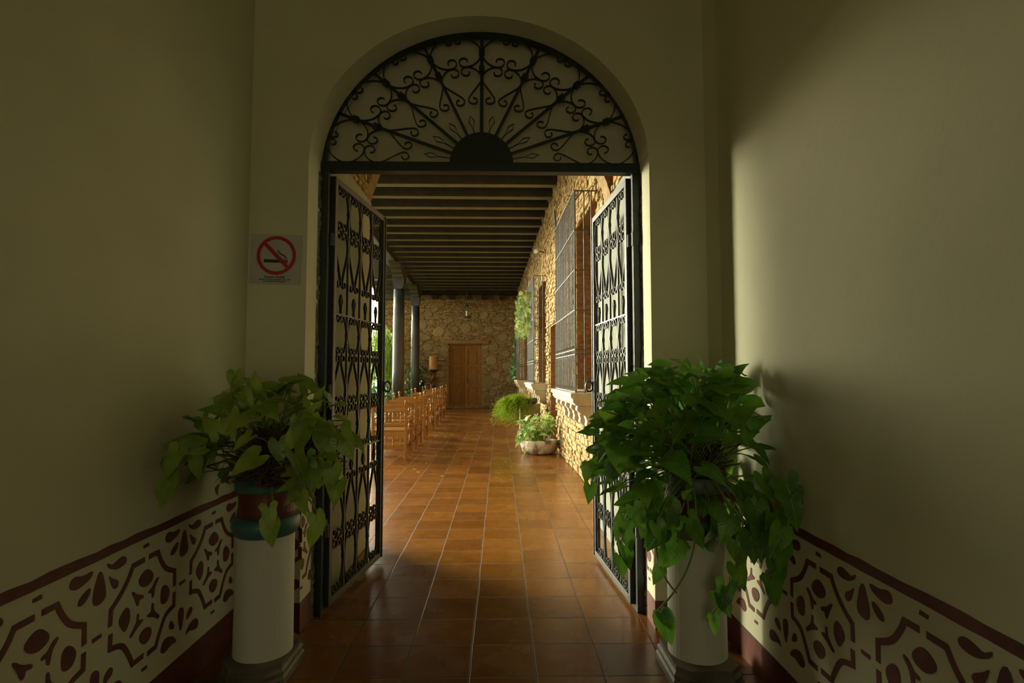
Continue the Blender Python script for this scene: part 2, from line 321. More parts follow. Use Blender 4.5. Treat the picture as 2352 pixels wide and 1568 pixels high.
def frieze(mb, place, y0, clip=None, flip=1):
    """place(y, z, d) -> point on a wall raised by d; y0 is the cell's origin along the wall"""
    for key, pts in DADO.items():
        pts = [(p[0]*flip, p[1]) for p in pts]
        if clip and not all(clip[0] <= y0+p[0] <= clip[1] for p in pts):
            if key[0] == 'F' or not any(clip[0] <= y0+p[0] <= clip[1] for p in pts): 
                if key[0] != 'F': continue
                pts2 = [(min(max(p[0], clip[0]-y0), clip[1]-y0), p[1]) for p in pts]
                if max(p[0] for p in pts2) - min(p[0] for p in pts2) < .03: continue
                pts = pts2
            else: pts = [(min(max(p[0], clip[0]-y0), clip[1]-y0), p[1]) for p in pts]
        if key[0] == 'F':
            ln = smooth_line(pts); h = .0105
            L_, R_ = [], []
            for i, p in enumerate(ln):
                a = ln[max(0, i-1)]; b = ln[min(len(ln)-1, i+1)]
                d0 = (p[0]-a[0], p[1]-a[1]); d1 = (b[0]-p[0], b[1]-p[1])
                def nrm(d):
                    l = math.hypot(*d); return (d[0]/l, d[1]/l) if l > 1e-6 else (0,0)
                d0, d1 = nrm(d0), nrm(d1)
                t = (d0[0]+d1[0], d0[1]+d1[1]); l = math.hypot(*t)
                if l < 1e-6: t = (1,0); l = 1
                t = (t[0]/l, t[1]/l); c = max(.45, abs(t[0]*(d1[0] or d0[0])+t[1]*(d1[1] or d0[1])))
                nx, nz = -t[1]*h/c, t[0]*h/c
                L_.append((p[0]+nx, p[1]+nz)); R_.append((p[0]-nx, p[1]-nz))
            n = len(ln)
            top = [place(y0+q[0], q[1], .0025) for q in L_+R_]; low = [place(y0+q[0], q[1], -.001) for q in L_+R_]
            m = 2*n
            fs = [(i,i+1,n+i+1,n+i) for i in range(n-1)] + [(i,i+1,m+i+1,m+i) for i in range(n-1)] + [(n+i,n+i+1,m+n+i+1,m+n+i) for i in range(n-1)]
            fs += [(0,n,m+n,m), (n-1,2*n-1,m+2*n-1,m+n-1)]
            mb.add(top+low, fs)
        else:
            q = pts if key[0] == 's' else smooth_poly(pts)
            top = [place(y0+p[0], p[1], .0025) for p in q]; low = [place(y0+p[0], p[1], -.001) for p in q]; n = len(q)
            mb.add(top+low, [tuple(range(n))] + [(i,(i+1) % n,n+(i+1) % n,n+i) for i in range(n)])
mb = MB()
for k in range(-6, 2): frieze(mb, lambda y, z, d: (XL+d, y, z), 2.391+.548*k, clip=(-1.5, Y0-.004))
struct(mb.build('trim_3', M['red']))
mb = MB()
for k in range(-6, 2): frieze(mb, lambda y, z, d: (XR-d, y, z), 2.216+.548*k, clip=(-1.5, Y0-.16))
struct(mb.build('trim_4', M['red']))
mb = MB(); frieze(mb, lambda y, z, d: (y, Y0-d, z), XL+.15, clip=(XL+.004, JL-.004))
frieze(mb, lambda y, z, d: (JL+d, y, z), Y0+.0, clip=(Y0+.006, Y1-.13)); 
struct(mb.build('trim_5', M['red']))
mb = MB(); frieze(mb, lambda y, z, d: (y, Y0-d, z), XR-.05, clip=(JR+.006, XR-.05))
frieze(mb, lambda y, z, d: (JR-d, y, z), Y0+.1, clip=(Y0+.006, Y1-.13))
struct(mb.build('trim_6', M['red']))
# rough chipped edge of stone beside the gate posts
for nm, x, s in (('trim_7', JL, 1), ('trim_8', JR, -1)):
    mb = MB(); k = 95
    for i in range(k):
        z0 = i*2.7/k; z1 = (i+1)*2.7/k; w = random.uniform(.003,.013)
        if random.random() < .12: continue
        mb.add([(x,Y1-.13,z0),(x+s*w,Y1-.11,z0),(x+s*w*.9,Y1-.05,z0),(x,Y1-.05,z0),(x,Y1-.13,z1),(x+s*w,Y1-.11,z1),(x+s*w*.9,Y1-.05,z1),(x,Y1-.05,z1)],
               [(0,1,5,4),(1,2,6,5),(2,3,7,6),(4,5,6,7),(0,3,2,1)])
    struct(mb.build(nm, M['chip']))

# ------------------------------------------------------------------ embrasure behind the gate
EL, ER, Y2 = -1.12, .95, 4.85
def stones(mb, P, W, H, rng, z_start=0, hrow=(.05,.095), lrow=(.10,.30), out=(.012,.035), holes=(), boulders=(), tones=None, zcap=None):
    """courses of irregular flat stones on a wall; P(u, z, d) maps to space"""
    tones = tones or [((1,1,1),5),((.85,.82,.72),3),((.68,.62,.5),2),((1.15,1.1,.95),3),((.95,.62,.42),1.2),((.8,.85,.8),1)]
    pool = [t for t, k in tones for _ in range(int(k*5))]
    def inside(u, z):
        if zcap and z > zcap(u): return True
        for h in holes:
            if h[0] < u < h[1] and h[2] < z < h[3]: return True
        for (bu, bz, br) in boulders:
            if (u-bu)**2+(z-bz)**2 < (br*1.0)**2: return True
        return False
    def stone(poly, d, tone):
        c = (sum(p[0] for p in poly)/len(poly), sum(p[1] for p in poly)/len(poly)); n = len(poly)
        a = [P(p[0], p[1], -.004) for p in poly]
        b = [P(lerp(p[0], c[0], .06), lerp(p[1], c[1], .10), d*.8) for p in poly]
        e = [P(lerp(p[0], c[0], .22), lerp(p[1], c[1], .34), d*rng.uniform(.92,1.08)) for p in poly]
        mb.add(a+b+e, [(i,(i+1) % n,n+(i+1) % n,n+i) for i in range(n)] + [(n+i,n+(i+1) % n,2*n+(i+1) % n,2*n+i) for i in range(n)] + [tuple(range(2*n,3*n))], tone)
    z = z_start; row = 0
    while z < H-.02:
        h = rng.uniform(*hrow); u = rng.uniform(-.2, 0); sl = rng.uniform(-.004,.004)
        while u < W:
            l = rng.uniform(*lrow)*(1 if rng.random() > .15 else .5)
            u1 = min(u+l, W); cu = (max(u,0)+u1)/2
            if u1 > .03 and not inside(cu, z+h/2) and not inside(max(u,0)+.01, z+h/2) and not inside(u1-.01, z+h/2) and u1-max(u,0) > .03:
                g = .006; a = max(u,0)+g; b = u1-g; z0 = z+g+sl; z1 = min(z+h, H)-g
                j = lambda k=.011: rng.uniform(-k, k)
                poly = [(a+j(),z0+j()),((a+b)/2+j(.02),z0+j(.004)),(b+j(),z0+j()),(b+j(.006),(z0+z1)/2),(b+j(),z1+j()),((a+b)/2+j(.02),z1+j(.004)),(a+j(),z1+j()),(a+j(.006),(z0+z1)/2)]
                t = rng.choice(pool); k = rng.uniform(.82,1.12)
                stone(poly, rng.uniform(*out), tuple(c*k for c in t))
            u = u1
        z += h; row += 1
    for (bu, bz, br) in boulders:
        n = 11; poly = [(bu+br*.95*rng.uniform(.72,1.12)*cos(2*pi*i/n), bz+br*.85*rng.uniform(.72,1.12)*sin(2*pi*i/n)) for i in range(n)]
        k = rng.uniform(.7,1.05); stone(poly, .028, (.92*k,.90*k,.76*k))

rng = random.Random(7)
mb = MB()   # plaster sides of the deep opening, below the exposed rubble
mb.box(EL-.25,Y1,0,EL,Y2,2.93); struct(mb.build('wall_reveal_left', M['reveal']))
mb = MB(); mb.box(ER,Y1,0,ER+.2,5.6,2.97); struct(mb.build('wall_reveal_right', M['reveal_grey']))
mb = MB(); mb.box(EL-.25,Y1,2.93,EL-.05,Y2,3.5)
stones(mb, lambda u, z, d: (EL-.05+d, Y1+u, 2.93+z), Y2-Y1, .57, rng, hrow=(.05,.1), lrow=(.06,.16), tones=[((1,.9,.7),4),((.8,.7,.5),3),((1,.45,.2),.8)])
# haunch of the ruined arch on the corridor face
def haunch(mb, pts, y0, y1):
    n0 = len(mb.c)
    mb.prism([(x,y0,z) for x, z in pts], (0,0,0), (0,y1-y0,0))
    for i in range(n0, len(mb.c)): mb.c[i] = (.55,.46,.32)
haunch(mb, [(-2.9,2.93),(-1.18,2.93),(-1.17,3.0),(-1.155,3.07),(-1.135,3.12),(-1.11,3.2),(-1.09,3.25),(-1.03,3.40),(-.9,3.6),(-2.9,3.6)], Y2-.02, Y2+.2)
stones(mb, lambda u, z, d: (-1.45+u, Y2-.02-d, 2.93+z), .6, .6, rng, hrow=(.05,.09), lrow=(.06,.14), out=(.004,.016), zcap=lambda u: 9, holes=[(.26,1,-1,.3),(.34,1,.2,.42),(.42,1,.3,.8)], tones=[((1,.9,.7),4),((.8,.7,.5),3),((1,.45,.2),.5)])
struct(mb.build('wall_rubble_left', [M['stone']]))
mb = MB(); mb.box(ER+.05,Y1,2.97,ER+.2,Y2,3.5)
stones(mb, lambda u, z, d: (ER+.05-d, Y1+u, 2.97+z), Y2-Y1, .55, rng, hrow=(.06,.12), lrow=(.08,.2), tones=[((.8,.8,.7),4),((1,.9,.7),3),((1,.42,.15),1.2)])
haunch(mb, [(1.15,2.97),(.97,2.97),(.96,3.05),(.93,3.14),(.90,3.21),(.87,3.25),(.80,3.42),(.70,3.6),(1.16,3.6)], Y2-.02, Y2+.2)
struct(mb.build('wall_rubble_right', [M['stone']]))
# infill of the lunette
mb = MB(); mb.box(EL-.25,3.59,2.785,ER+.2,3.70,4.4); struct(mb.build('wall_lunette', M['lunette']))
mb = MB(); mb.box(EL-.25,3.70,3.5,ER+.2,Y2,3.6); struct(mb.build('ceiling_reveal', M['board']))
# corridor face of that wall and its top
mb = MB(); mb.box(-3.6,Y2-.02,0,EL-.25,Y2+.2,5.3); mb.box(EL-.25,Y2+.0,3.6,1.5,Y2+.2,5.3); mb.box(-3.6,Y1,0,EL-.25,Y2,.01)
struct(mb.build('wall_entrance', M['mortar']))

# ------------------------------------------------------------------ corridor
CH = 5.24
def wallx(y): return 1.178 - .0225*(y-7)        # corridor side wall runs slightly inward
FAR = 24.2
windows = [(6.72, 8.35), (12.62, 14.45), (18.42, 20.2)]
doors_ = [(10.7, 11.85), (16.2, 17.35)]
WZ0, WZ1, DZ = 1.22, 3.62, 2.42
ang = math.atan(.0225)
def WP(u, z, d):   # u = Y on the wall, d = into the corridor
    return (wallx(u)-d, u, z)
mb = MB()
cuts = sorted([(a,b,WZ0,WZ1) for a, b in windows] + [(a,b,0,DZ) for a, b in doors_])
y = Y2
TH = .55
def wseg(mb, ya, yb, za, zb):
    a, b = wallx(ya), wallx(yb)
    mb.add([(a,ya,za),(b,yb,za),(b+TH,yb,za),(a+TH,ya,za),(a,ya,zb),(b,yb,zb),(b+TH,yb,zb),(a+TH,ya,zb)],
           [(0,3,2,1),(4,5,6,7),(0,1,5,4),(1,2,6,5),(2,3,7,6),(3,0,4,7)], (.6,.54,.44))
for a, b, z0, z1 in cuts:
    wseg(mb, y, a, 0, CH+.2)
    if z0 > 0: wseg(mb, a, b, 0, z0)
    wseg(mb, a, b, z1, CH+.2); y = b
wseg(mb, y, FAR, 0, CH+.2)
holes = [(a-Y2,b-Y2,z0,z1) for a, b, z0, z1 in cuts]
rb = random.Random(3)
boul = [(rb.uniform(0,2.2)+k*2.4, rb.uniform(.3,4.4), rb.uniform(.07,.13)) for k in range(8) for _ in range(4)]
stones(mb, lambda u, z, d: WP(u+Y2, z, d), FAR-Y2, CH, random.Random(11), holes=holes, boulders=[b for b in boul if not any(h[0]-.15 < b[0] < h[1]+.15 for h in holes)],
       tones=[((.95,.93,.8),5),((.82,.76,.6),3),((.66,.56,.4),2),((1.12,1.05,.85),2),((.95,.6,.36),.8)], out=(.012,.045), lrow=(.07,.24), hrow=(.045,.10))
struct(mb.build('wall_right_corridor', [M['stone']]))
# brick jambs of windows and doors (far jamb faces the camera)
mb = MB()
for a, b, z0, z1 in cuts:
    for yj, s in ((b, -1), (a, 1)):
        z = z0; k = 0
        while z < z1-.05:
            off = 0 if k % 2 else .12; u = -off
            while u < TH:
                u0, u1 = max(u, 0)+.004, min(u+.24, TH)-.004
                if u1 - u0 > .02:
                    x0 = wallx(yj)+u0; x1 = wallx(yj)+u1; d = rng.uniform(.006,.016)
                    t = rng.choice([(.55,.42,.30),(.62,.48,.34),(.48,.37,.27),(.62,.36,.22)])
                    mb.box(x0, min(yj, yj+s*d), z+.006, x1, max(yj, yj+s*d), z+.062, 0, t)
                u += .24
            z += .074; k += 1
struct(mb.build('wall_brick_jambs', [M['stone']]))
# closed wooden shutters / doors deep in the openings
for i, (a, b) in enumerate(windows):
    mb = MB(); x = wallx((a+b)/2)+TH-.06; mb.box(x, a, WZ0, x+.05, b, WZ1)
    for t in (.25,.5,.75): mb.box(x-.02, lerp(a,b,t)-.03, WZ0, x, lerp(a,b,t)+.03, WZ1)
    struct(mb.build('window_%d' % (i+1), M['doorwood']))
for i, (a, b) in enumerate(doors_):
    mb = MB(); x = wallx((a+b)/2)+TH-.1; mb.box(x, a, 0, x+.05, b, DZ)
    for z0, z1 in ((.2,.9),(1.05,2.2)): mb.box(x-.02, a+.1, z0, x, (a+b)/2-.05, z1); mb.box(x-.02, (a+b)/2+.05, z0, x, b-.1, z1)
    struct(mb.build('door_%d' % (i+2), M['doorwood']))
# far wall
FX0, FX1 = -5.25, wallx(FAR)+.05
mb = MB()
D0, D1, DH = -2.21, -.78, 2.72
mb.box(FX0,FAR,0,D0,FAR+.4,CH+.3,0,(.78,.70,.55)); mb.box(D1,FAR,0,FX1,FAR+.4,CH+.3,0,(.72,.64,.5)); mb.box(D0,FAR,DH,D1,FAR+.4,CH+.3,0,(.72,.64,.5))
def fb(px, py, r):  # boulders read on the far wall: (x, z, r)
    return (px-FX0, py, r)
fbl = [(-3.05,4.0,.2),(-2.62,3.22,.27),(-1.05,3.95,.17),(-.66,3.95,.2),(-1.45,3.4,.26),(-.45,3.3,.2),(.05,3.85,.24),(.15,3.0,.22),(-3.6,3.0,.2),(-3.1,2.55,.24),(-2.35,2.45,.2),
       (-.25,2.6,.25),(.3,2.3,.22),(-.35,2.0,.28),(.35,1.75,.24),(-.15,1.35,.2),(-.45,1.05,.26),(.45,1.2,.2),(-.3,.6,.16),(-2.55,1.4,.22),(-2.45,.95,.2),(-3.3,1.6,.24),(-3.9,2.2,.22),(-4.3,3.4,.2),(-2.1,3.75,.14),(-3.3,3.5,.2),(-4.4,1.3,.25),(-1.9,3.35,.16)]
stones(mb, lambda u, z, d: (FX0+u, FAR-d, z), FX1-FX0, CH+.2, random.Random(21), hrow=(.05,.085), lrow=(.10,.30), out=(.02,.055), holes=[(D0-FX0-.02,D1-FX0+.02,-1,DH+.13)], boulders=[fb(*b) for b in fbl],
       tones=[((1,.95,.85),5),((.82,.75,.62),4),((.66,.58,.46),3),((1.12,1.05,.85),2),((1.0,.62,.42),2.4)])
struct(mb.build('wall_far', [M['stone']]))
# ceiling boards, joists
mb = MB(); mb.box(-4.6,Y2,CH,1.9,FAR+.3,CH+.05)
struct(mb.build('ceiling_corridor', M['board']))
JOIST = []
for k in range(-6, 20):
    y = 9.77+.735*k; x0 = -3.12-.03*(y-14); x1 = wallx(y)+.1
    t = thing('ceiling_joist', 'dark ceiling joist spanning the arcade between wall and plate beam', 'beam', (0,y,5.0), 0, 'joists under the arcade ceiling')
    rr = random.Random(k); d = rr.uniform(-.006,.006)
    def bar(mb, h, z0, z1): mb.add([(x0,-h,z0+d),(x1,-h,z0-d),(x1,h,z0-d),(x0,h,z0+d),(x0,-h,z1),(x1,-h,z1),(x1,h,z1),(x0,h,z1)],
                    [(0,3,2,1),(4,5,6,7),(0,1,5,4),(1,2,6,5),(2,3,7,6),(3,0,4,7)])
    mb = MB(); bar(mb, .074, .012, .245); mb.build('joist', M['board'], t)
    mb = MB(); bar(mb, .078, 0, .012); mb.build('underside_strip', M['strip'], t)  # added strip lightens the joist's underside against its dark sides

# plate beam over the columns with its ragged inner fascia
def px_(y): return -3.07-.03*(y-14)
pb = thing('plate_beam', 'long dark plate beam carried by the columns along the courtyard side', 'beam', (px_(14),14,4.85))
mb = MB(); a, b = Y2+.2, FAR
def lbeam(mb, xi, xo, z0, z1, a=a, b=b):
    mb.add([(px_(a)+xo,a,z0),(px_(a)+xi,a,z0),(px_(b)+xi,b,z0),(px_(b)+xo,b,z0),(px_(a)+xo,a,z1),(px_(a)+xi,a,z1),(px_(b)+xi,b,z1),(px_(b)+xo,b,z1)],
           [(0,3,2,1),(4,5,6,7),(0,1,5,4),(1,2,6,5),(2,3,7,6),(3,0,4,7)])
lbeam(mb, -.04, -.36, 4.86, 4.995); mb.build('beam', M['beam'], pb, w=True)
mb = MB()
for (ya, yb, zb) in ((Y2+.2,11.9,4.80),(11.95,14.9,4.78),(14.92,18.6,4.83),(18.62,24.1,4.81)):
    lbeam(mb, 0, -.035, zb, 4.99, ya, yb)
mb.build('fascia_board', M['board'], pb, w=True)
ev = MB()
ev.add([(px_(a)-.36,a,5.0),(px_(b)-.36,b,5.0),(px_(b)-1.1,b,4.80),(px_(a)-1.1,a,4.80),(px_(a)-.36,a,5.06),(px_(b)-.36,b,5.06),(px_(b)-1.1,b,4.86),(px_(a)-1.1,a,4.86)],
       [(0,1,2,3),(4,7,6,5),(0,4,5,1),(2,6,7,3),(0,3,7,4),(1,5,6,2)])
tag(ev.build('roof_eave', M['beam']), 'sloping green soffit of the eave beyond the columns', 'eave')

def column(y, x, r, label, y_cap=4.14):
    t = thing('column', label, 'column', (x,y,0))
    mb = MB(); mb.lathe([(r*1.02,.3),(r*1.03,1.5),(r,3.2),(r*.93,y_cap)], n=28); mb.build('shaft', M['column'], t, smooth=True)
    mb = MB(); mb.box(-r*1.35,-r*1.35,0,r*1.35,r*1.35,.18); mb.lathe([(r*1.3,.18),(r*1.36,.24),(r*1.15,.3),(r*1.03,.31)], n=28); mb.build('base', M['concrete'], t)
    # carved square capital with scalloped lower edge
    mb = MB(); c = r*1.02
    pr = [(-c,.35),(-c,.16),(-c*.82,.12),(-c*.9,.05),(-c*.62,0),(c*.62,0),(c*.9,.05),(c*.82,.12),(c,.16),(c,.35)]
    mb.prism([(p[0],-c,y_cap+p[1]) for p in pr], (0,0,0), (0,2*c,0))
    mb.box(-c*1.06,-c*1.06,y_cap+.31,c*1.06,c*1.06,y_cap+.35); mb.build('capital', M['column'], t)
    # stepped bracket along the beam
    mb = MB(); z0 = y_cap+.35; z1 = 4.855; h = z1-z0
    pr = [(-.30,z0),(-.34,z0+h*.25),(-.50,z0+h*.32),(-.54,z0+h*.55),(-.72,z0+h*.62),(-.78,z0+h*.85),(-.95,z0+h*.9),(-.98,z1)]
    pr = pr + [(-p[0],p[1]) for p in pr[::-1]]
    mb.prism([(-c*.9,p[0],p[1]) for p in pr], (0,0,0), (c*1.8,0,0)); mb.build('bracket', M['beam'], t)
    return t
column(18, -3.235, .178, 'nearer blue-grey round column with carved capital beside the row of chairs')
column(22.4, -3.36, .165, 'farther blue-grey round column standing by the far stone wall', 4.12)
# short roof of the wing at the far left
w = thing('wing_roof', 'low green boarded roof of the side wing beyond the columns', 'roof', (-4.5,21.5,4.85))
mb = MB(); mb.box(-5.2,19.4,4.92,-3.75,FAR,4.98); mb.build('boards', M['beam'], w, w=True)
for i in range(3):
    mb = MB(); mb.box(-5.2,20+i*1.6,4.80,-3.6,20.14+i*1.6,4.92); mb.build('rafter', M['beam'], w, w=True)
mb = MB(); mb.box(-5.2,23.85,4.62,-3.7,24.1,4.92); mb.build('wall_beam', M['beam'], w, w=True)
# rough beam ends poking out over the far wall
mb = MB(); mb.box(-3.6,FAR-.14,4.82,wallx(FAR),FAR-.0,5.0); o = mb.build('wall_beam', M['board']); tag(o, 'dark wall beam along the top of the far stone wall', 'beam')
for i, (x, d) in enumerate(((-2.75,.5),(-2.05,.45),(-1.35,.5),(-.65,.42),(.1,.5))):
    mb = MB(); mb.prism([(0,-d,0),(0,-d,.1),(0,0,.22),(0,0,0),(0,-d*.6,-.06)], (-.12,0,0), (.12,0,0))
    o = mb.build('rafter_end', M['board']); o.location = (x,FAR,4.66)
    tag(o, 'rough dark timber stub jutting from the top of the far wall', 'beam', 'timber stubs over the far wall')

# courtyard
mb = MB(); mb.add([(-40,-4,-.03),(-4.2,-4,-.03),(-4.2,40,-.03),(-40,40,-.03)], [(0,1,2,3)]); struct(mb.build('ground', M['ground']))
mb = MB(); mb.box(-15,25.2,-.05,-5.3,25.5,9); pass

# far double door
door = thing('door_1', 'wooden double door with raised panels in the far stone wall', 'door', (-1.495,FAR,0)); door['kind'] = 'structure'
def leaf_door(w, mat, hinge, rz, name='door_leaf'):
    e = MB(); h = DH-.06; s = 1 if hinge < 0 else -1
    st = .11; x0, x1 = (0, w*s)
    def bx(a, b, z0, z1, y0, y1): e.box(min(a,b), y0*1.0, z0, max(a,b), y1, z1)
    bx(0, s*w, .02, h, .012, .05)
    bx(0, s*st, .02, h, -.022, .02); bx(s*(w-st), s*w, .02, h, -.022, .02)
    zs = [.02,.14,.86,.98,1.70,1.82,2.52,h]
    for i in range(0, 8, 2): bx(s*st, s*(w-st), zs[i], zs[i+1], -.020, .02)
    for i in range(1, 7, 2): bx(s*(st+.06), s*(w-st-.06), zs[i]+.06, zs[i+1]-.06, -.006, .02)
    o = e.build(name, mat, door, bevel=.006); o.location = (hinge, .1, 0); o.rotation_euler = (0,0,rz); return o
hw_ = (D1-D0)/2-.05
l1 = leaf_door(hw_, M['doorwood'], -hw_-.0, R(9)); l2 = leaf_door(hw_, M['doorwood'], hw_, R(0))
l1['label'] = 'left leaf, slightly ajar and in shade'
kn = MB(); kn.lathe([(.012,0),(.03,.02),(.03,.04),(.01,.06)], n=12); k_ = kn.build('knob', M['steel'], l2); k_.location = (-hw_+.05,-.02,1.15); k_.rotation_euler = (R(90),0,0)
mb = MB(); hf = (D1-D0)/2
mb.box(-hf,.02,0,-hf+.05,.2,DH); mb.box(hf-.05,.02,0,hf,.2,DH); mb.box(-hf,.02,DH-.05,hf,.2,DH); mb.build('frame', M['doorwood'], door)
mb = MB(); mb.box(-hf,-.02,0,hf,.3,.02); mb.build('threshold', M['concrete'], door)
mb = MB(); mb.box(-.95,.5,0,.95,.55,3); mb.build('dark_room', M['board'], door)
mb = MB(); mb.prism([(0,0,0),(2.05,0,0),(2.07,0,.12),(1.6,0,.15),(.9,0,.135),(.02,0,.155)], (0,-.09,0), (0,.2,0)); o = mb.build('door_lintel', M['wood_h']); o.location = (-2.53,FAR,DH)
tag(o, 'thick timber lintel over the far wooden door', 'lintel')

# clay water filter on its twisted stand
st_ = thing('wooden_stand', 'dark twisted wooden pedestal stand against the far stone wall', 'stand', (-2.80,23.75,0))
mb = MB(); k = 60
for ph in (0, pi):
    pts = [(.055*cos(ph+i*.22), .055*sin(ph+i*.22), .12+1.38*i/k) for i in range(k+1)]; mb.tube(pts, .075, 10)
mb.build('twisted_shaft', M['wood_dark'], st_, smooth=True)
mb = MB(); mb.lathe([(.2,0),(.2,.05),(.14,.12),(.1,.13)], n=20); mb.build('base', M['wood_dark'], st_)
mb = MB(); mb.lathe([(.1,1.49),(.14,1.52),(.22,1.56),(.22,1.60)], n=20); mb.build('top', M['blackpot'], st_)
wf = thing('water_filter', 'ochre clay water filter crock with tap on the twisted stand', 'water filter', (-2.80,23.75,1.60))
mb = MB(); mb.lathe([(.155,0),(.17,.015),(.172,.5),(.165,.53)], n=28); mb.build('body', M['clay'], wf, smooth=False)
mb = MB(); mb.lathe([(.18,.53),(.18,.555),(.1,.575),(.02,.58)], n=28); mb.build('lid', M['clay'], wf)
mb = MB(); mb.tube([(0,-.16,.09),(0,-.21,.09),(0,-.22,.06)], .014, 8); mb.build('tap', M['candle'], wf)

# hanging candle lamp
lp = thing('hanging_lamp', 'small iron hanging lamp with a pale candle near the far wall', 'lamp', (-1.30,22.0,3.62))
mb = MB(); mb.lathe([(.02,0),(.17,.01),(.19,.05),(.18,.055),(.02,.03)], n=20); mb.build('dish', M['grille'], lp)
mb = MB(); mb.lathe([(.032,.04),(.032,.27),(.01,.29)], n=12); mb.build('candle', M['candle'], lp)
mb = MB()
mb.tube([(0,0,1.37),(0,0,.29)], .010, 6)
mb.tube([(-.16,0,.52),(-.05,0,.60),(0,0,.72),(.06,0,.60),(.17,0,.50)], .014, 6, ref=(0,1,0))
mb.lathe([(.01,.44),(.10,.47),(.03,.54),(.01,.6)], n=14); mb.build('hanger', M['grille'], lp)
# little camera-like floodlight on the side wall
sp = thing('wall_spotlight', 'small white spotlight on the upper part of the side wall', 'light', (wallx(12.6)-.05,12.6,4.18))
mb = MB(); mb.tube([(0,0,0),(-.14,-.02,.05)], .014, 8); mb.build('bracket', M['grille'], sp)
mb = MB(); mb.tube([(-.12,.05,.09),(-.2,-.12,.0)], .05, 12); mb.build('head', M['candle'], sp)

# ------------------------------------------------------------------ wrought iron helpers
FLAT = lambda t, d: [(-t/2,-d/2),(t/2,-d/2),(t/2,d/2),(-t/2,d/2)]
def curl(c, r, a0, sw, shrink=.42, n=14):
    """spiral about c from angle a0 through sw, radius falling"""
    return [(c[0]+r*lerp(1,shrink,(i/n))*cos(a0+sw*i/n), c[1]+r*lerp(1,shrink,(i/n))*sin(a0+sw*i/n)) for i in range(n+1)]
def herm(p0, t0, p1, t1, n=10):
    return [tuple((2*t**3-3*t*t+1)*p0[k]+(t**3-2*t*t+t)*t0[k]+(-2*t**3+3*t*t)*p1[k]+(t**3-t*t)*t1[k] for k in (0,1)) for t in [i/n for i in range(n+1)]]
def c_scroll(s, hw, z0, z1, r0, r1):
    """one half of a barrel: bulges to s*hw at mid height, ends curl inwards to the centre line"""
    up = curl((s*r1*1.02, z1-r1), r1, pi/2, -s*(-1)*1.55*pi*1)      # starts at top of the curl heading outwards
    dn = curl((s*r0*1.02, z0+r0), r0, -pi/2, -s*1.55*pi)
    k = (z1-z0)*.55
    zm = (z0+z1)/2
    body = herm((s*r1*1.02, z1), (s*hw*1.3,0), (s*hw, zm), (0,-k)) + herm((s*hw, zm), (0,-k), (s*r0*1.02, z0), (-s*hw*1.3,0))[1:]
    return up[::-1] + body[1:-1] + dn
def lyre(s, hw, z0, z1, r0, r1, low=None):
    """one half of a lyre: curl inwards at the top, bar running down to the centre and curling outwards at the bottom"""
    low = hw if low is None else low
    up = curl((s*r1*1.02, z1-r1), r1, pi/2 , s*1.55*pi)
    k = z1-z0
    xb = s*.010
    dn_c = (s*(xb*s+r0+.002), z0+r0)
    dn = curl(dn_c, r0, pi if s > 0 else 0, s*1.55*pi)
    body = herm((s*r1*1.02, z1), (s*hw*1.5,0), (s*hw*.96, z1-k*.30), (0,-k*.3), 8) + herm((s*hw*.96, z1-k*.30), (-s*.02,-k*.5), (dn_c[0]-s*r0, dn_c[1]), (0,-k*.35), 8)[1:]
    return up[::-1] + body[1:-1] + dn

def diamond(z0, z1, w):
    return [(0,z0),(-w,lerp(z0,z1,.6)),(0,z1),(w,lerp(z0,z1,.6))]

# ------------------------------------------------------------------ gate frame with fan transom
GY = 3.50
CB0, CB1 = 2.715, 2.775          # crossbar heights
gf = thing('arch_grille', 'dark green iron arch frame with sunburst scroll fanlight over the gate', 'gate frame', (ACX,GY,0))
def gb(mb, name, mat='iron', **k): return mb.build(name, M[mat], gf, w=True, **k)
for x, s in ((JL+.024, 1), (JR-.024, -1)):
    mb = MB(); mb.box(x-.026,GY-.03,0,x+.026,GY+.03,CB0+.02)
    for z in (.45,1.3,2.25): mb.box(min(x-.03*s, x+.02*s)-.01,GY-.034,z,max(x-.03*s,x+.02*s),GY+.034,z+.09)
    gb(mb, 'post', bevel=.003)
mb = MB(); mb.box(JL-.004,GY-.035,CB0,JR+.004,GY+.035,CB1+.0); gb(mb, 'crossbar', bevel=.003)
FH = 3.628-CB1; FW = AHW
def FP(rho, phi): return V((ACX-FW*rho*cos(phi), GY, CB1+FH*rho*sin(phi)))
# rim follows the elliptical arch
mb = MB(); mb.sweep([FP(.992, pi*i/48) for i in range(49)], FLAT(.035,.05), (0,1,0)); gb(mb, 'rim')
mb = MB(); pts = [(ACX-.202*cos(pi*i/28), CB1+.205*sin(pi*i/28)) for i in range(29)]
mb.prism([(x,GY-.006,z) for x, z in pts], (0,0,0), (0,.012,0)); gb(mb, 'hub_plate')
SP = [pi*i/8 for i in range(1,8)]
for ph in SP:
    d = MB(); a = FP(.2, ph); b = FP(1.0, ph); d.sweep([a, b], FLAT(.016 if abs(ph-pi/2) > .1 else .022,.02), (0,1,0))
    for rr in (.72,.86):
        c = FP(rr, ph); dr = (b-a).normalized(); d.sweep([c-dr*.018, c+dr*.018], FLAT(.036,.036), (0,1,0))
    gb(d, 'spoke')
def fan_map(ph):
    rh = FP(1, ph)-FP(0, ph)
    def f(p):   # p = (tangential in rim units, rho)
        rho = max(p[1], .05); return FP(rho, ph - p[0]/rho)
    return f
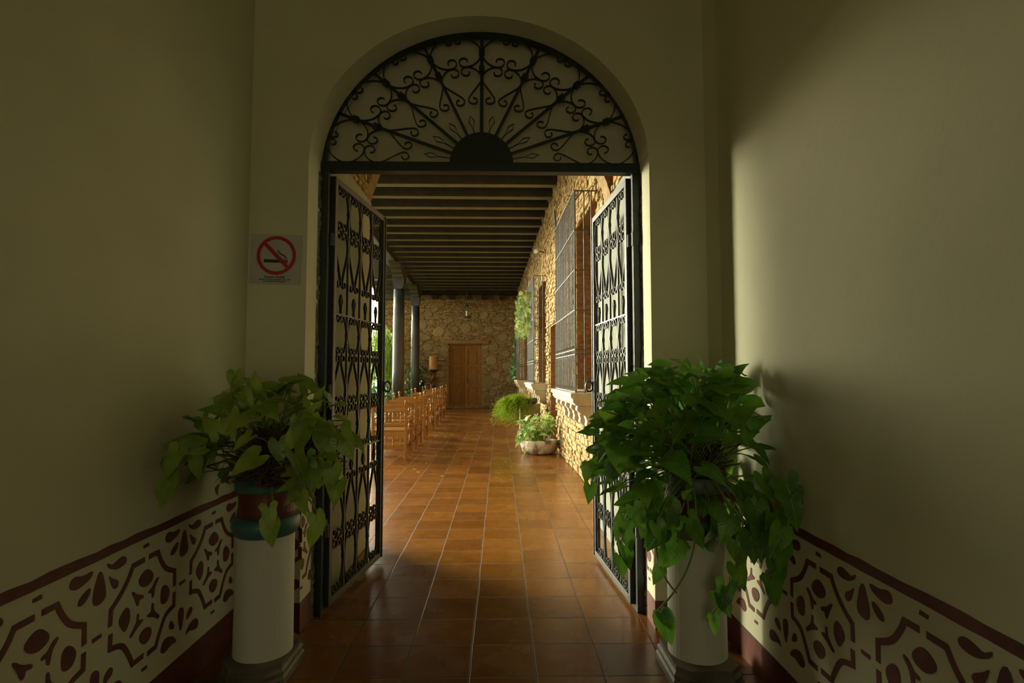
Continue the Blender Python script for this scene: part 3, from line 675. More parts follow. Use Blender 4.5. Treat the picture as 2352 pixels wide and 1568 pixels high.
for i in range(8):
    ph = pi*(i+.5)/8; f = fan_map(ph)
    for s in (-1, 1):
        d = MB(); d.sweep([f(p) for p in c_scroll(s, .166, .745, .985, .043, .033)], FLAT(.007,.016), (0,1,0)); gb(d, 'scroll')
        d = MB(); d.sweep([f(p) for p in lyre(s, .134, .455, .745, .034, .040)], FLAT(.007,.016), (0,1,0)); gb(d, 'scroll')
    for t in (-.055,.055) if i in (3,4) else (-.0,):
        d = MB(); q = diamond(.27,.37,.018); pts = []
        for j in range(4):
            a_, b_ = q[j], q[(j+1) % 4]; pts.append(f((a_[0]+t*.0, a_[1])))
        d.sweep(pts, FLAT(.005,.010), (0,1,0), closed=True); d.sweep([f((0,.18)), f((0,.275))], FLAT(.006,.010), (0,1,0)); gb(d, 'diamond')
        break

# ------------------------------------------------------------------ gate leaves
LW, LZ0, LZ1 = .955, .03, 2.70
R1, R2 = .93, 1.83
def gate_leaf(label, loc, rz, s):   # s: side of the leaf that faces the passage
    """leaf runs along local +X from the hinge"""
    t = thing('gate_leaf', label, 'gate', loc, rz)
    def g(mb, name, mat='leafiron', **k): return mb.build(name, M[mat], t, **k)
    fr = .042
    mb = MB(); mb.box(0,-.02,LZ0,fr,.02,LZ1); g(mb, 'stile', bevel=.003)
    mb = MB(); mb.box(LW-fr,-.02,LZ0,LW,.02,LZ1); mb.box(LW-.012,-.028,LZ0,LW,.028,LZ1); g(mb, 'stile', bevel=.003)
    mb = MB(); mb.box(fr,-.019,LZ1-fr,LW-fr,.019,LZ1); g(mb, 'rail', bevel=.002)
    mb = MB(); mb.box(fr,-.019,LZ0,LW-fr,.019,LZ0+fr); g(mb, 'rail', bevel=.002)
    for z in (R1, R2): mb = MB(); mb.box(fr,-.010,z-.005,LW-fr,.010,z+.005); g(mb, 'rail')
    cw = (LW-2*fr)/4; b0, b1 = LZ0+fr, LZ1-fr
    for k in range(1, 4):
        x = fr+cw*k; mb = MB(); mb.box(x-.007,-.007,b0,x+.007,.007,b1)
        for z in (.26,1.10,1.70,2.52,(R2+.20),(R1-.17)): mb.box(x-.011,-.011,z-.014,x+.011,.011,z+.014)
        g(mb, 'bar')
    hw = cw/2-.007; F = FLAT(.005,.017)
    for k in range(4):
        xc = fr+cw*(k+.5); P = lambda q: [(xc+p[0], 0, p[1]) for p in q]
        for sd in (-1, 1):
            for q in (c_scroll(sd, hw, 2.385, b1, .033, .026), lyre(sd, hw, 2.00, 2.385, .032, .033),
                      c_scroll(sd, hw, 1.575, R2-.006, .026, .026), c_scroll(sd, hw, R1+.006, 1.245, .026, .032),
                      c_scroll(sd, hw, b0, .40, .026, .033)):
                mb = MB(); mb.sweep(P(q), F, (0,1,0)); g(mb, 'scroll')
            q = [(p[0], 1.575+1.245-p[1]) for p in lyre(sd, hw, 1.245, 1.575, .032, .033)]
            mb = MB(); mb.sweep(P(q), F, (0,1,0)); g(mb, 'scroll')
            q = [(p[0], .40+.79-p[1]) for p in lyre(sd, hw, .40, .79, .032, .033)]
            mb = MB(); mb.sweep(P(q), F, (0,1,0)); g(mb, 'scroll')
        for z0, z1 in ((R2, R2+.13),(R1-.005, R1-.135)):
            zm = lerp(z0, z1, .3); mb = MB(); mb.sweep(P([(0,z0),(0,zm)]), F, (0,1,0))
            mb.sweep(P(diamond(zm, z1, .017)), F, (0,1,0), closed=True); g(mb, 'finial')
    mb = MB(); n = 20
    mb.tube([(LW-.008, -s*(.052+.026*cos(2*pi*i/n)), 1.345+.040*sin(2*pi*i/n)) for i in range(n)], .0075, 8, ref=(1,0,0), closed=True)
    mb.box(LW-.016,min(-s*.034,0),1.335,LW,max(-s*.034,0),1.355); g(mb, 'ring_handle', 'leafiron')
    for z in (.45,1.3,2.25): 
        mb = MB(); mb.lathe([(.016,0),(.016,.08)], (-.008,0,z), 10); g(mb, 'hinge')
    return t
gate_leaf('left leaf of the wrought iron scroll gate, opened toward the arcade', (JL+.06,GY+.03,0), atan2(4.49-GY-.03, -.935-JL-.06), 1)
gate_leaf('right leaf of the wrought iron scroll gate, opened toward the arcade', (JR-.06,GY+.03,0), atan2(4.49-GY-.03, .762-JR+.06), -1)

# ------------------------------------------------------------------ window cages on the corridor wall
def window_cage(y0, y1, label, slabel, nb):
    X = wallx((y0+y1)/2); D = .27; L = y1-y0
    t = thing('window_grille', label, 'window grille', (X-D, y0, WZ0), ang)
    def g(mb, name, **k): return mb.build(name, M['grille'], t, **k)
    H = WZ1-WZ0+.02
    # corner posts and bars of the front face, local x toward the wall, y along it
    for yy in (0, L): mb = MB(); mb.box(-.009,yy-.009,0,.009,yy+.009,H); g(mb, 'corner_post')
    for i in range(1, nb):
        yy = L*i/nb; mb = MB(); mb.tube([(0,yy,.0),(0,yy,H)], .0075, 6)
        for z in (.06,.47,.55): mb.tube([(0,yy,z-.012),(0,yy,z),(0,yy,z+.012)], .016, 6, rad=[.4,1,.4])
        if i % 2:
            for s in (-1,1): mb.sweep([(0,yy+p[0],p[1]) for p in curl((s*.022,.44), .02, 0 if s < 0 else pi, s*1.4*pi, n=8)], FLAT(.005,.008), (1,0,0))
        g(mb, 'bar')
    for yy in (0, L):
        for xx in (.11,.2):
            mb = MB(); mb.tube([(xx,yy,0),(xx,yy,H)], .0085, 6); g(mb, 'bar')
    for z in (.012,.455,.51,.98,1.46,1.94,H):
        mb = MB(); mb.box(-.012,-.0,z-.006,.006,L,z+.006)
        for yy in (0, L): mb.box(0,yy-.008,z-.006,D+.03,yy+.008,z+.006)
        g(mb, 'rail')
    # top brackets
    mb = MB(); mb.tube([(0,0,H-.12),(.1,0,H)], .008, 6); mb.tube([(0,L,H),(-.02,L,H+.3)], .02, 6); g(mb, 'bracket')
    # stone ledge
    s = thing('window_ledge', slabel, 'window ledge', (X, y0-.08, WZ0), ang)
    mb = MB(); LL = L+.16
    pr = [(.05,0),(-D-.07,0),(-D-.075,-.045),(-D-.06,-.06),(-D-.045,-.075),(-D-.05,-.10),(-D-.02,-.135),(-D+.0,-.15),(.05,-.15)]
    mb.prism([(p[0],0,p[1]) for p in pr], (0,0,0), (0,LL,0)); mb.build('ledge', M['ledge'], s, bevel=.004)
    for i in range(5):
        yy = .02+(LL-.16)*i/4
        pr = [(.03,-.15),(-D+.01,-.15),(-D+.0,-.2),(-D+.05,-.25),(-D+.1,-.27),(-D+.12,-.33),(-D+.11,-.38),(-D+.16,-.43),(-D+.22,-.46),(.03,-.47)]
        mb = MB(); mb.prism([(p[0],yy,p[1]) for p in pr], (0,0,0), (0,.12,0)); mb.build('corbel', M['ledge'], s, bevel=.006)
window_cage(6.62, 8.47, 'tall iron window grille nearest the gate on the side wall', 'carved stone ledge under the nearest window grille', 17)
window_cage(12.50, 14.55, 'middle window grille with leafy vine hanging over it', 'carved stone ledge under the middle window grille', 17)
window_cage(18.30, 20.3, 'farthest window grille close to the far wall corner', 'carved stone ledge under the farthest window grille', 14)

M['greyteal'] = noisy('worn_grey_glaze', (.08,.10,.085), (.16,.17,.14), 7, .5, .2, 25)
# ------------------------------------------------------------------ pedestals and pots
def pedestal(x, y, r, label, rl, top=.68):
    t = thing('pedestal', label, 'pedestal', (x,y,0))
    mb = MB(); mb.lathe([(r*1.02,.10),(r*1.015,.2),(r,.5),(r,top)], n=40); mb.build('shaft', M['plaster_white'], t, smooth=False)
    hx, hy, c = rl
    def oct_(k, z): 
        a, b, e = hx*k, hy*k, c*k
        return [(-a+e,-b,z),(a-e,-b,z),(a,-b+e,z),(a,b-e,z),(a-e,b,z),(-a+e,b,z),(-a,b-e,z),(-a,-b+e,z)]
    lv = [oct_(1,0),oct_(1,.03),oct_(.95,.042),oct_(.965,.062),oct_(.90,.075),oct_(.90,.10)]
    vs = [p for l in lv for p in l]; fs = [(i*8+k,i*8+(k+1) % 8,(i+1)*8+(k+1) % 8,(i+1)*8+k) for i in range(5) for k in range(8)]
    mb = MB(); mb.add(vs, fs+[tuple(range(8))[::-1], tuple(range(40,48))]); mb.build('plinth', M['plinth'], t)
    mb = MB(); R_ = r*1.16
    mb.lathe([(r*.98,top-.02),(R_*.93,top-.012),(R_*1.0,top+.012),(R_*1.03,top+.035),(R_*1.0,top+.058),(R_*.92,top+.07),(r*.9,top+.075)], n=40)
    mb.build('capital_ring', M['teal'] if x < 0 else M['greyteal'], t, smooth=True)
    return t
pedestal(-1.157, 2.86, .135, 'white round pedestal column in the left corner with teal collar', (.155,.20,.06))
pedestal(.965, 2.80, .137, 'white round pedestal column on the right under the large plant', (.165,.21,.06))
def pot(x, y, z, label, r, rim='teal'):
    t = thing('flower_pot', label, 'plant pot', (x,y,z))
    mb = MB(); mb.lathe([(r*.93,0),(r*.98,.02),(r*.97,.10),(r*.99,.125)], n=36); mb.build('body', M['potred'], t, smooth=False)
    mb = MB(); mb.lathe([(r*.99,.12),(r*1.08,.13),(r*1.12,.165),(r*1.08,.195),(r*1.0,.2),(r*.95,.17)], n=36); mb.build('rim', M[rim], t, smooth=True)
    mb = MB(); mb.lathe([(.01,.172),(r*.97,.172),(r*.97,.178),(.01,.19)], n=24); mb.build('soil', M['soil'], t)
    return t
PL = (-1.150, 2.86, .755); PR = (.965, 2.80, .755)
pot(*PL, 'red and teal flower pot on the left pedestal', .140)
pot(*PR, 'red flower pot with grey rim on the right pedestal', .140, 'greyteal')
# ------------------------------------------------------------------ plants
def leaf_geo(mb, base, dirv, nrm, L, wid, droop, fold, tone, kind='arrow'):
    d = V(dirv).normalized(); nrm = V(nrm); side = d.cross(nrm)
    if side.length < 1e-3: side = d.cross(V((1,0,0)))
    side.normalize(); n = side.cross(d).normalized()
    j = ((base[0]*7919+base[2]*3571) % 1+1) % 1; j2 = ((base[1]*6421+base[2]*1733) % 1+1) % 1
    if kind == 'arrow' and j > .72: rim = [(-.26,.10),(-.36,.30),(-.20,.46),(.10,.34),(.34,.35),(.60,.25),(.82,.12)]
    elif kind == 'arrow' and j > .55: rim = [(-.14,.16),(-.30,.42),(-.08,.44),(.16,.27),(.38,.30),(.60,.22),(.82,.10)]
    elif kind == 'arrow': rim = [(-.20,.14),(-.24,.27),(-.08,.40),(.14,.43),(.38,.36),(.62,.24),(.83,.11)]
    else: rim = [(-.10,.16),(-.04,.33),(.14,.43),(.34,.42),(.54,.33),(.74,.20),(.89,.09)]
    mid = [0,.0,.04,.2,.42,.64,.84]
    def P(t, y):
        tt = max(t, 0)
        return V(base) + d*(L*(t - .12*droop*tt*tt)) + side*(y*L*wid) + n*(L*(fold*abs(y)**1.2 - droop*tt*tt*.5 + .10*sin((8+3*j)*t+6*j2)*abs(y) + (j2-.5)*.25*y))
    vs = [P(m, 0) for m in mid] + [P(1.02, 0)]
    for s in (1,-1):
        vs += [P(t, s*y) for t, y in rim]
    k = 8; fs = []
    for s in (0,1):
        o = k + s*7
        for i in range(6):
            q = (i, o+i, o+i+1, i+1); fs.append(q if s == 0 else q[::-1])
        q = (6, o+6, 7); fs.append(q if s == 0 else q[::-1])
        n0 = len(mb.v)
    for i, m_ in enumerate(mid+[1.02]): mb.uv[n0+i] = (m_, 0)
    for i, (t_, y_) in enumerate(rim): mb.uv[n0+8+i] = (t_, y_); mb.uv[n0+15+i] = (t_, -y_)
    mb.add(vs, fs, tone)
def bushy(rng, center, base_pts, n, gen, size, keep, stems, leaves, wid=.95, kind='arrow', petr=.0028, face=(0,-1,.5), tones=(.7,1.25)):
    c = V(center)
    for _ in range(n):
        for _t in range(40):
            p = V(gen(rng))
            if keep(p): break
        else: continue
        out = (p-c); out.normalize()
        b = V(rng.choice(base_pts))
        L = rng.uniform(*size)
        mid = (b+p)/2 + V((0,0,(p-b).length*.22)) + V((rng.uniform(-.03,.03),rng.uniform(-.03,.03),0))
        stems.tube(bez(b, lerp(b,mid,.7), lerp(p,mid,.6), p, 6), petr, 4)
        d = (out*rng.uniform(.2,1)+V((rng.uniform(-.9,.9),rng.uniform(-.6,.4),-rng.uniform(-.1,.75)))).normalized()
        nr = (V(face)*rng.uniform(.3,1.0)+out*.6+V((rng.uniform(-.5,.5),rng.uniform(-.3,.3),rng.uniform(.1,.8))))
        k = rng.uniform(*tones); tone = (k*rng.uniform(.85,1.25), k, k*rng.uniform(.7,1.1))
        leaf_geo(leaves, p, d, nr, L, wid*rng.uniform(.8,1.05), rng.uniform(.2,.9), rng.uniform(.05,.35), tone, kind)
def tangle(rng, c, mb, n, rad, h, r=.003):
    for _ in range(n):
        a = rng.uniform(0, 2*pi); q = [V(c)+V((rad*.6*cos(a)*rng.random(), rad*.6*sin(a)*rng.random(), 0))]
        for k in range(4):
            q.append(V(c)+V((rng.gauss(0,rad*.6), rng.gauss(0,rad*.5), h*rng.uniform(0,1))))
        pts = []
        for i in range(len(q)-1):
            for t in (0,.33,.66): pts.append(lerp(q[i], q[i+1], t)+V((rng.gauss(0,.006),)*3))
        mb.tube(pts, r*rng.uniform(.6,1.5), 4)

# right plant -- large, spilling
rg = random.Random(5)
t = thing('potted_plant', 'large bushy arrowhead vine spilling over the right pedestal', 'plant', PR)
cx, cy, cz = .95, 2.77, 1.13
def gen_r(r):
    a = r.uniform(0, 2*pi); b = r.uniform(-1, 1); k = r.uniform(.45,1)**.5
    s = sqrt(1-b*b); z = b
    return (cx+.50*k*s*cos(a), cy+.30*k*s*sin(a), cz+(.39 if z > 0 else .56)*k*z)
def keep_r(p):
    if not (p.x < XR-.06 and p.y < Y0-.06): return False
    if p.z < .86 and sqrt((p.x-PR[0])**2+(p.y-PR[1])**2) < .17: return False
    if p.z < .62 and rg.random() < .75: return False
    # open middle where the stems show
    if abs(p.x-.93) < .14 and .92 < p.z < 1.13 and p.y < 2.7 and rg.random() < .8: return False
    return True
def clampx(m, lo, hi, yh=9):
    m.v = [(min(max(p[0], lo), hi), min(p[1], yh), p[2]) for p in m.v]
lv, sm = MB(), MB()
bp = [(PR[0]+.10*cos(a), PR[1]+.10*sin(a), .95+.03*(i % 3)) for i, a in enumerate([k*.7 for k in range(9)])]
bushy(rg, (cx, cy+.02, .95), bp, 270, gen_r, (.07,.15), keep_r, sm, lv, wid=1.08)
# leaves that reach over the gate and along the wall, low ones on trailing vines
def vine(pts, sizes, r=.0045):
    P = bez(*pts, n=18); sm.tube(P, r, 6)
    for i, L in sizes:
        p = P[i]; k = rg.uniform(.75,1.2)
        q = p + V((rg.uniform(-.04,.04), rg.uniform(-.04,.0), rg.uniform(-.02,.03))); sm.tube([p, q], .002, 4)
        leaf_geo(lv, q, (rg.uniform(-.5,.5), -.25, -.85), (rg.uniform(-.3,.3), -1, .45), L, rg.uniform(.8,1), .5, .2, (k,k,k*.9))
vine([(.86,2.68,.95),(.68,2.5,.85),(.66,2.6,.6),(.80,2.58,.46)], [(4,.10),(8,.11),(11,.09),(14,.08)])
vine([(.90,2.64,.95),(.86,2.42,.8),(.90,2.56,.56),(.70,2.60,.36)], [(6,.11),(18,.14),(17,.08)])
vine([(1.0,2.64,.95),(1.05,2.4,.8),(1.06,2.52,.6),(1.0,2.5,.46)], [(5,.12),(9,.13),(12,.12),(15,.12),(18,.11)])
vine([(1.02,2.62,.95),(1.12,2.38,.9),(1.02,2.45,.5),(.92,2.55,.36)], [(4,.12),(8,.13),(18,.075)])
vine([(1.05,2.66,.95),(1.2,2.5,.9),(1.16,2.4,.75),(1.14,2.38,.58)], [(3,.13),(6,.14),(9,.14),(12,.13),(15,.12),(18,.11)])
vine([(.98,2.6,.95),(1.16,2.3,1.1),(1.18,2.25,.95),(1.16,2.3,.74)], [(6,.13),(9,.14),(12,.14),(15,.13),(18,.12)])
vine([(.8,2.7,.95),(.6,2.55,.9),(.5,2.55,.75),(.55,2.6,.62)], [(4,.11),(7,.11),(10,.10),(13,.11),(16,.11),(18,.1)])
vine([(.86,2.72,1.0),(.6,2.7,1.1),(.44,2.66,1.05),(.40,2.66,.92)], [(8,.1),(11,.1),(14,.09),(17,.09)])
clampx(lv, -9, XR-.01, Y0-.01); clampx(sm, -9, XR-.01, Y0-.01)
lv.build('foliage', M['leaf'], t, w=True, smooth=True); sm.build('stems', M['stem'], t, w=True)
mb = MB(); tangle(rg, (PR[0], PR[1]-.02, .93), mb, 80, .13, .22, .003); mb.build('roots', M['root'], t, w=True)

# left plant
rg = random.Random(12)
t = thing('potted_plant', 'smaller sparse arrowhead vine with brown roots in the left corner', 'plant', PL)
cx2, cy2, cz2 = -1.10, 2.72, 1.12
def gen_l(r):
    a = r.uniform(0, 2*pi); b = r.uniform(-.75, 1); k = r.uniform(.5,1)**.5
    s = sqrt(1-b*b)
    return (cx2+.40*k*s*cos(a), cy2+.34*k*s*sin(a), cz2+(.30 if b > 0 else .30)*k*b)
def keep_l(p):
    if not (p.x > XL+.05 and p.y < Y0-.06): return False
    if abs(p.x+1.06) < .17 and .92 < p.z < 1.16 and p.y < 2.85 and rg.random() < .9: return False
    if p.z < .95 and abs(p.x+1.1) < .2: return False
    return True
lv, sm = MB(), MB()
bp = [(PL[0]+.10*cos(a), PL[1]+.10*sin(a), .95+.03*(i % 3)) for i, a in enumerate([k*.7 for k in range(9)])]
bushy(rg, (cx2, cy2, .98), bp, 105, gen_l, (.085,.15), keep_l, sm, lv)
vine([(-1.1,2.7,1.0),(-.95,2.5,1.2),(-.80,2.55,1.3),(-.74,2.6,1.15)], [(6,.11),(8,.12),(10,.12),(12,.13),(14,.12),(16,.13),(18,.14)])
vine([(-1.08,2.7,1.0),(-.9,2.5,1.05),(-.78,2.55,1.1),(-.72,2.6,.92)], [(8,.11),(11,.12),(14,.12),(17,.12)])
vine([(-1.05,2.7,.95),(-.9,2.5,1.0),(-.8,2.5,.9),(-.79,2.6,.74)], [(10,.10),(14,.10),(18,.11)])
vine([(-1.2,2.7,1.0),(-1.3,2.4,1.2),(-1.38,2.4,1.15),(-1.38,2.45,.98)], [(7,.12),(11,.12),(14,.11),(18,.12)])
vine([(-1.2,2.75,1.0),(-1.3,2.6,1.5),(-1.25,2.7,1.45),(-1.22,2.75,1.42)], [(16,.10),(18,.10)])
vine([(-1.05,2.66,.93),(-1.0,2.5,.95),(-.98,2.5,.85),(-.98,2.55,.80)], [(12,.09),(18,.12)])
clampx(lv, XL+.01, 9, Y0-.01); clampx(sm, XL+.01, 9, Y0-.01)
lv.build('foliage', M['leafolive'], t, w=True, smooth=True); sm.build('stems', M['stem'], t, w=True)
mb = MB(); tangle(rg, (PL[0]+.10, PL[1]-.08, .92), mb, 330, .19, .28, .0026); mb.build('roots', M['root'], t, w=True)

# stone trough and its plant by the corridor wall
def trough():
    X = .705; y = 10.25
    rr = random.Random(2)
    prof = [(.20,0),(.28,.035),(.325,.13),(.335,.215),(.325,.245),(.275,.25),(.255,.20),(.05,.19)]
    n = 40; mb = MB(); vs = []
    for j, (r, z) in enumerate(prof):
        for k in range(n):
            a = 2*pi*k/n; w = 1+.05*sin(3*a+j*.5)+.03*sin(7*a+1.3*j)+rr.uniform(-.012,.012)
            vs.append((r*w*1.03*cos(a), r*w*.78*sin(a), z+rr.uniform(-.008,.008)*(1 if z else 0)))
    m = len(prof); fs = [(i*n+k, i*n+(k+1) % n, (i+1)*n+(k+1) % n, (i+1)*n+k) for i in range(m-1) for k in range(n)] + [tuple(range(n))[::-1], tuple(range((m-1)*n, m*n))]
    mb.add(vs, fs); o = mb.build('stone_trough', M['trough'], smooth=True); o.location = (X, y, 0)
    tag(o, 'rough half-round stone trough on the tiles against the side wall', 'planter')
    rg = random.Random(8); t = thing('trough_plant', 'bright variegated arrowhead plant growing in the stone trough', 'plant', (X, y, .2))
    lv, sm = MB(), MB()
    def g(r):
        a = r.uniform(0, 2*pi); b = r.uniform(-.1, 1); k = r.uniform(.3,1)**.5
        return (X-.03+.30*k*cos(a), y+.25*k*sin(a), .36+.32*k*b+.05*cos(a))
    bushy(rg, (X, y, .25), [(X+.1*cos(a), y+.08*sin(a), .2) for a in range(6)], 150, g, (.08,.14), lambda p: p.x < wallx(y)-.08, sm, lv, wid=.75, tones=(.6,1.5))
    for q in ((-.34,.42),(-.38,.32),(-.36,.22),(-.26,.12),(-.30,.28),(-.22,.5),(.15,.72),(-.05,.70)):
        p = V((X+q[0], y-.1, q[1])); sm.tube(bez((X-.1,y,.3),(X-.2,y-.1,.5),(p.x,p.y,p.z+.1),p,6), .003, 4)
        leaf_geo(lv, p, (rg.uniform(-.6,.1),-.3,-.6), (-.3,-1,.5), .12, .7, .5, .15, (1.2,1.2,1), 'arrow')
    lv.build('foliage', M['leafvar'], t, w=True, smooth=True); sm.build('stems', M['stem'], t, w=True)
trough()
# concrete block, black pot, fern
o = MB(); o.box(-.22,-.2,0,.22,.2,.78); o = o.build('concrete_block', M['concrete'], bevel=.012); o.location = (.66,12.45,0)
tag(o, 'tall square concrete block standing behind the stone trough', 'pedestal')
o = MB(); o.lathe([(.13,0),(.16,.03),(.17,.10),(.15,.13),(.12,.11)], n=24); o = o.build('fern_pot', M['blackpot'], smooth=True); o.location = (.66,12.35,.78)
tag(o, 'low black pot on top of the concrete block', 'plant pot')
def blades(rng, mb, n, c, L, rad, w, drop, bias=(0,0,0), tone=(.7,1.3), seg=5):
    for _ in range(n):
        a = rng.uniform(0, 2*pi); l = rng.uniform(*L); b = V(c)+V((rng.uniform(-rad,rad), rng.uniform(-rad,rad), rng.uniform(-.02,.05)))
        d = V((cos(a)+bias[0], sin(a)+bias[1], rng.uniform(.3,1.3)+bias[2])).normalized(); side = d.cross(V((0,0,1))).normalized()
        vs = []; p = b.copy(); v = d*(l/seg)
        for i in range(seg+1):
            ww = w*(1-i/seg)**.6*rng.uniform(.8,1.2) + .0008
            p.x = min(p.x, 1.0); vs += [p-side*ww, p+side*ww]; p = p+v; v = v+V((0,0,-drop*l/seg*rng.uniform(.7,1.2)))
            if v.length > 0: v = v.normalized()*(l/seg)
        k = rng.uniform(*tone); mb.add(vs, [(2*i,2*i+1,2*i+3,2*i+2) for i in range(seg)], (k*1.0,k,k*.8))
rg = random.Random(31)
mb = MB()
for _ in range(290):     # feathery fronds: an arching stem with short fine leaflets
    a = rg.uniform(0, 2*pi); l = rg.uniform(.3,.75); b = V((.36+rg.uniform(-.2,.14), 12.1+rg.uniform(-.12,.12), .92-.1*rg.random()))
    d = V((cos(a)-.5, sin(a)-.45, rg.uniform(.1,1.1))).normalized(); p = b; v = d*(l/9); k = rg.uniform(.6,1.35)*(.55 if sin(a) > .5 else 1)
    for i in range(10):
        for q in range(7):
            e = V((rg.uniform(-1,1), rg.uniform(-1,1), rg.uniform(-1.2,.4))).normalized()*rg.uniform(.05,.11)*(1-.05*i)
            sd = e.cross(V((.3,.2,1))).normalized()*.0035; c0 = p+V((rg.gauss(0,.02),)*3)
            t_ = k*rg.uniform(.8,1.2)
            pts_ = [c0-sd, c0+sd, c0+e]
            if max(z_.x for z_ in pts_) < 1.0: mb.add(pts_, [(0,1,2)], (t_,t_,t_*.7))
        p = p+v; v = (v+V((0,0,-.48*l/9))).normalized()*(l/9)
        if p.z < .12: break
o = mb.build('fern', M['fern']); tag(o, 'feathery light green fern cascading from the block toward the floor', 'fern', kind='thing')
# hanging vine on the middle window cage, creeper on the far one
def leafmass(rng, gen, n, size, mat, name, label, cat, kind='heart', wid=.8, tones=(.6,1.3), stems=None):
    mb = MB()
    for _ in range(n):
        p = V(gen(rng)); k = rng.uniform(*tones)
        leaf_geo(mb, p, (rng.uniform(-.6,.6), rng.uniform(-.6,.2), -rng.uniform(.3,1)), (rng.uniform(-1,.3), -1, rng.uniform(0,.8)), rng.uniform(*size), wid, .4, .15, (k*rng.uniform(.9,1.3),k,k*.9), kind)
    if stems:
        for s in stems: mb.tube(bez(*s, n=10), .006, 4)
    o = mb.build(name, mat, smooth=True); return tag(o, label, cat)
rg = random.Random(40)
def gv(r):
    y = r.uniform(13.0,15.3); z = 2.35+abs(r.gauss(0,.42))*1.0+r.random()*.4
    return (wallx(y)-.30-.28*r.random(), y, min(z, 3.35))
leafmass(rg, gv, 330, (.08,.15), M['leafvar'], 'hanging_vine', 'bright leafy vine hanging from the middle window grille', 'plant', tones=(.4,1.0), stems=[((.8,14,3.3),(.6,13.8,3.2),(.55,13.6,2.8),(.55,13.6,2.3))])
def gv3(r):
    z = r.choice([r.uniform(1.2,1.9), r.uniform(1.2,2.9)]); return (wallx(20)-.32-.08*r.random()-.12*(z < 1.9)*r.random(), 20.6+r.uniform(-.5,.7), z)
leafmass(rg, gv3, 130, (.07,.12), M['bush'], 'wall_creeper', 'dark green creeper climbing the farthest window grille', 'plant', tones=(.7,1.6))

# courtyard greenery left of the columns
rg = random.Random(50)
t = thing('weeping_shrub', 'bright green weeping shrub hanging beyond the columns by the far wall', 'shrub', (-4.75,22.6,.8))
mb = MB()
for _ in range(1500):
    x = rg.uniform(-5.3,-4.25); y = rg.uniform(21.9,23.4); top = 3.45-1.1*abs(x+4.75)**1.2*.9-rg.random()*1.9
    l = rg.uniform(.35,.8); w_ = rg.uniform(.008,.014); p = V((x,y,top)); vs = []
    a = rg.uniform(0, pi); sd = V((cos(a),sin(a),0))*w_
    for i in range(5): vs += [p-sd*(1-.15*i), p+sd*(1-.15*i)]; p = p+V((rg.gauss(0,.02),rg.gauss(0,.02),-l/4))
    k = rg.uniform(.5,1.4); mb.add(vs, [(2*i,2*i+1,2*i+3,2*i+2) for i in range(4)], (k*1.05,k,k*.7))
mb.build('foliage', M['weep'], t, w=True)
mb = MB(); mb.tube(bez((-4.9,22.8,0),(-4.9,22.8,1.5),(-4.7,22.7,2.6),(-4.75,22.6,3.2), 10), .05, 8); mb.build('trunk', M['root'], t, w=True)
def gb1(r): return (max(-5.1, min(-3.75, -4.45+r.gauss(0,.3))), 21.2+r.uniform(-.4,.4), min(1.7, abs(r.gauss(.7,.35))))
leafmass(rg, gb1, 260, (.10,.18), M['bush'], 'garden_bush', 'low green bush below the weeping shrub behind the nearer column', 'shrub')
def gb2(r): return (min(-3.2, -3.45+r.gauss(0,.15)), 23.55+r.uniform(-.4,.3), min(1.75, abs(r.gauss(1.0,.4))))
leafmass(rg, gb2, 200, (.12,.24), M['bush'], 'garden_bush', 'dark leafy bush growing between the two columns', 'shrub', tones=(.4,.9))
def gb3(r): return (-6.5+r.uniform(-2.5,1.0), 18+r.uniform(-3,3), r.uniform(0,1.5))
leafmass(rg, gb3, 500, (.2,.35), M['bush'], 'bounce_hedge', 'unseen green hedge added in the courtyard to bounce light', 'hedge')  # hedge out of view, added to bounce light

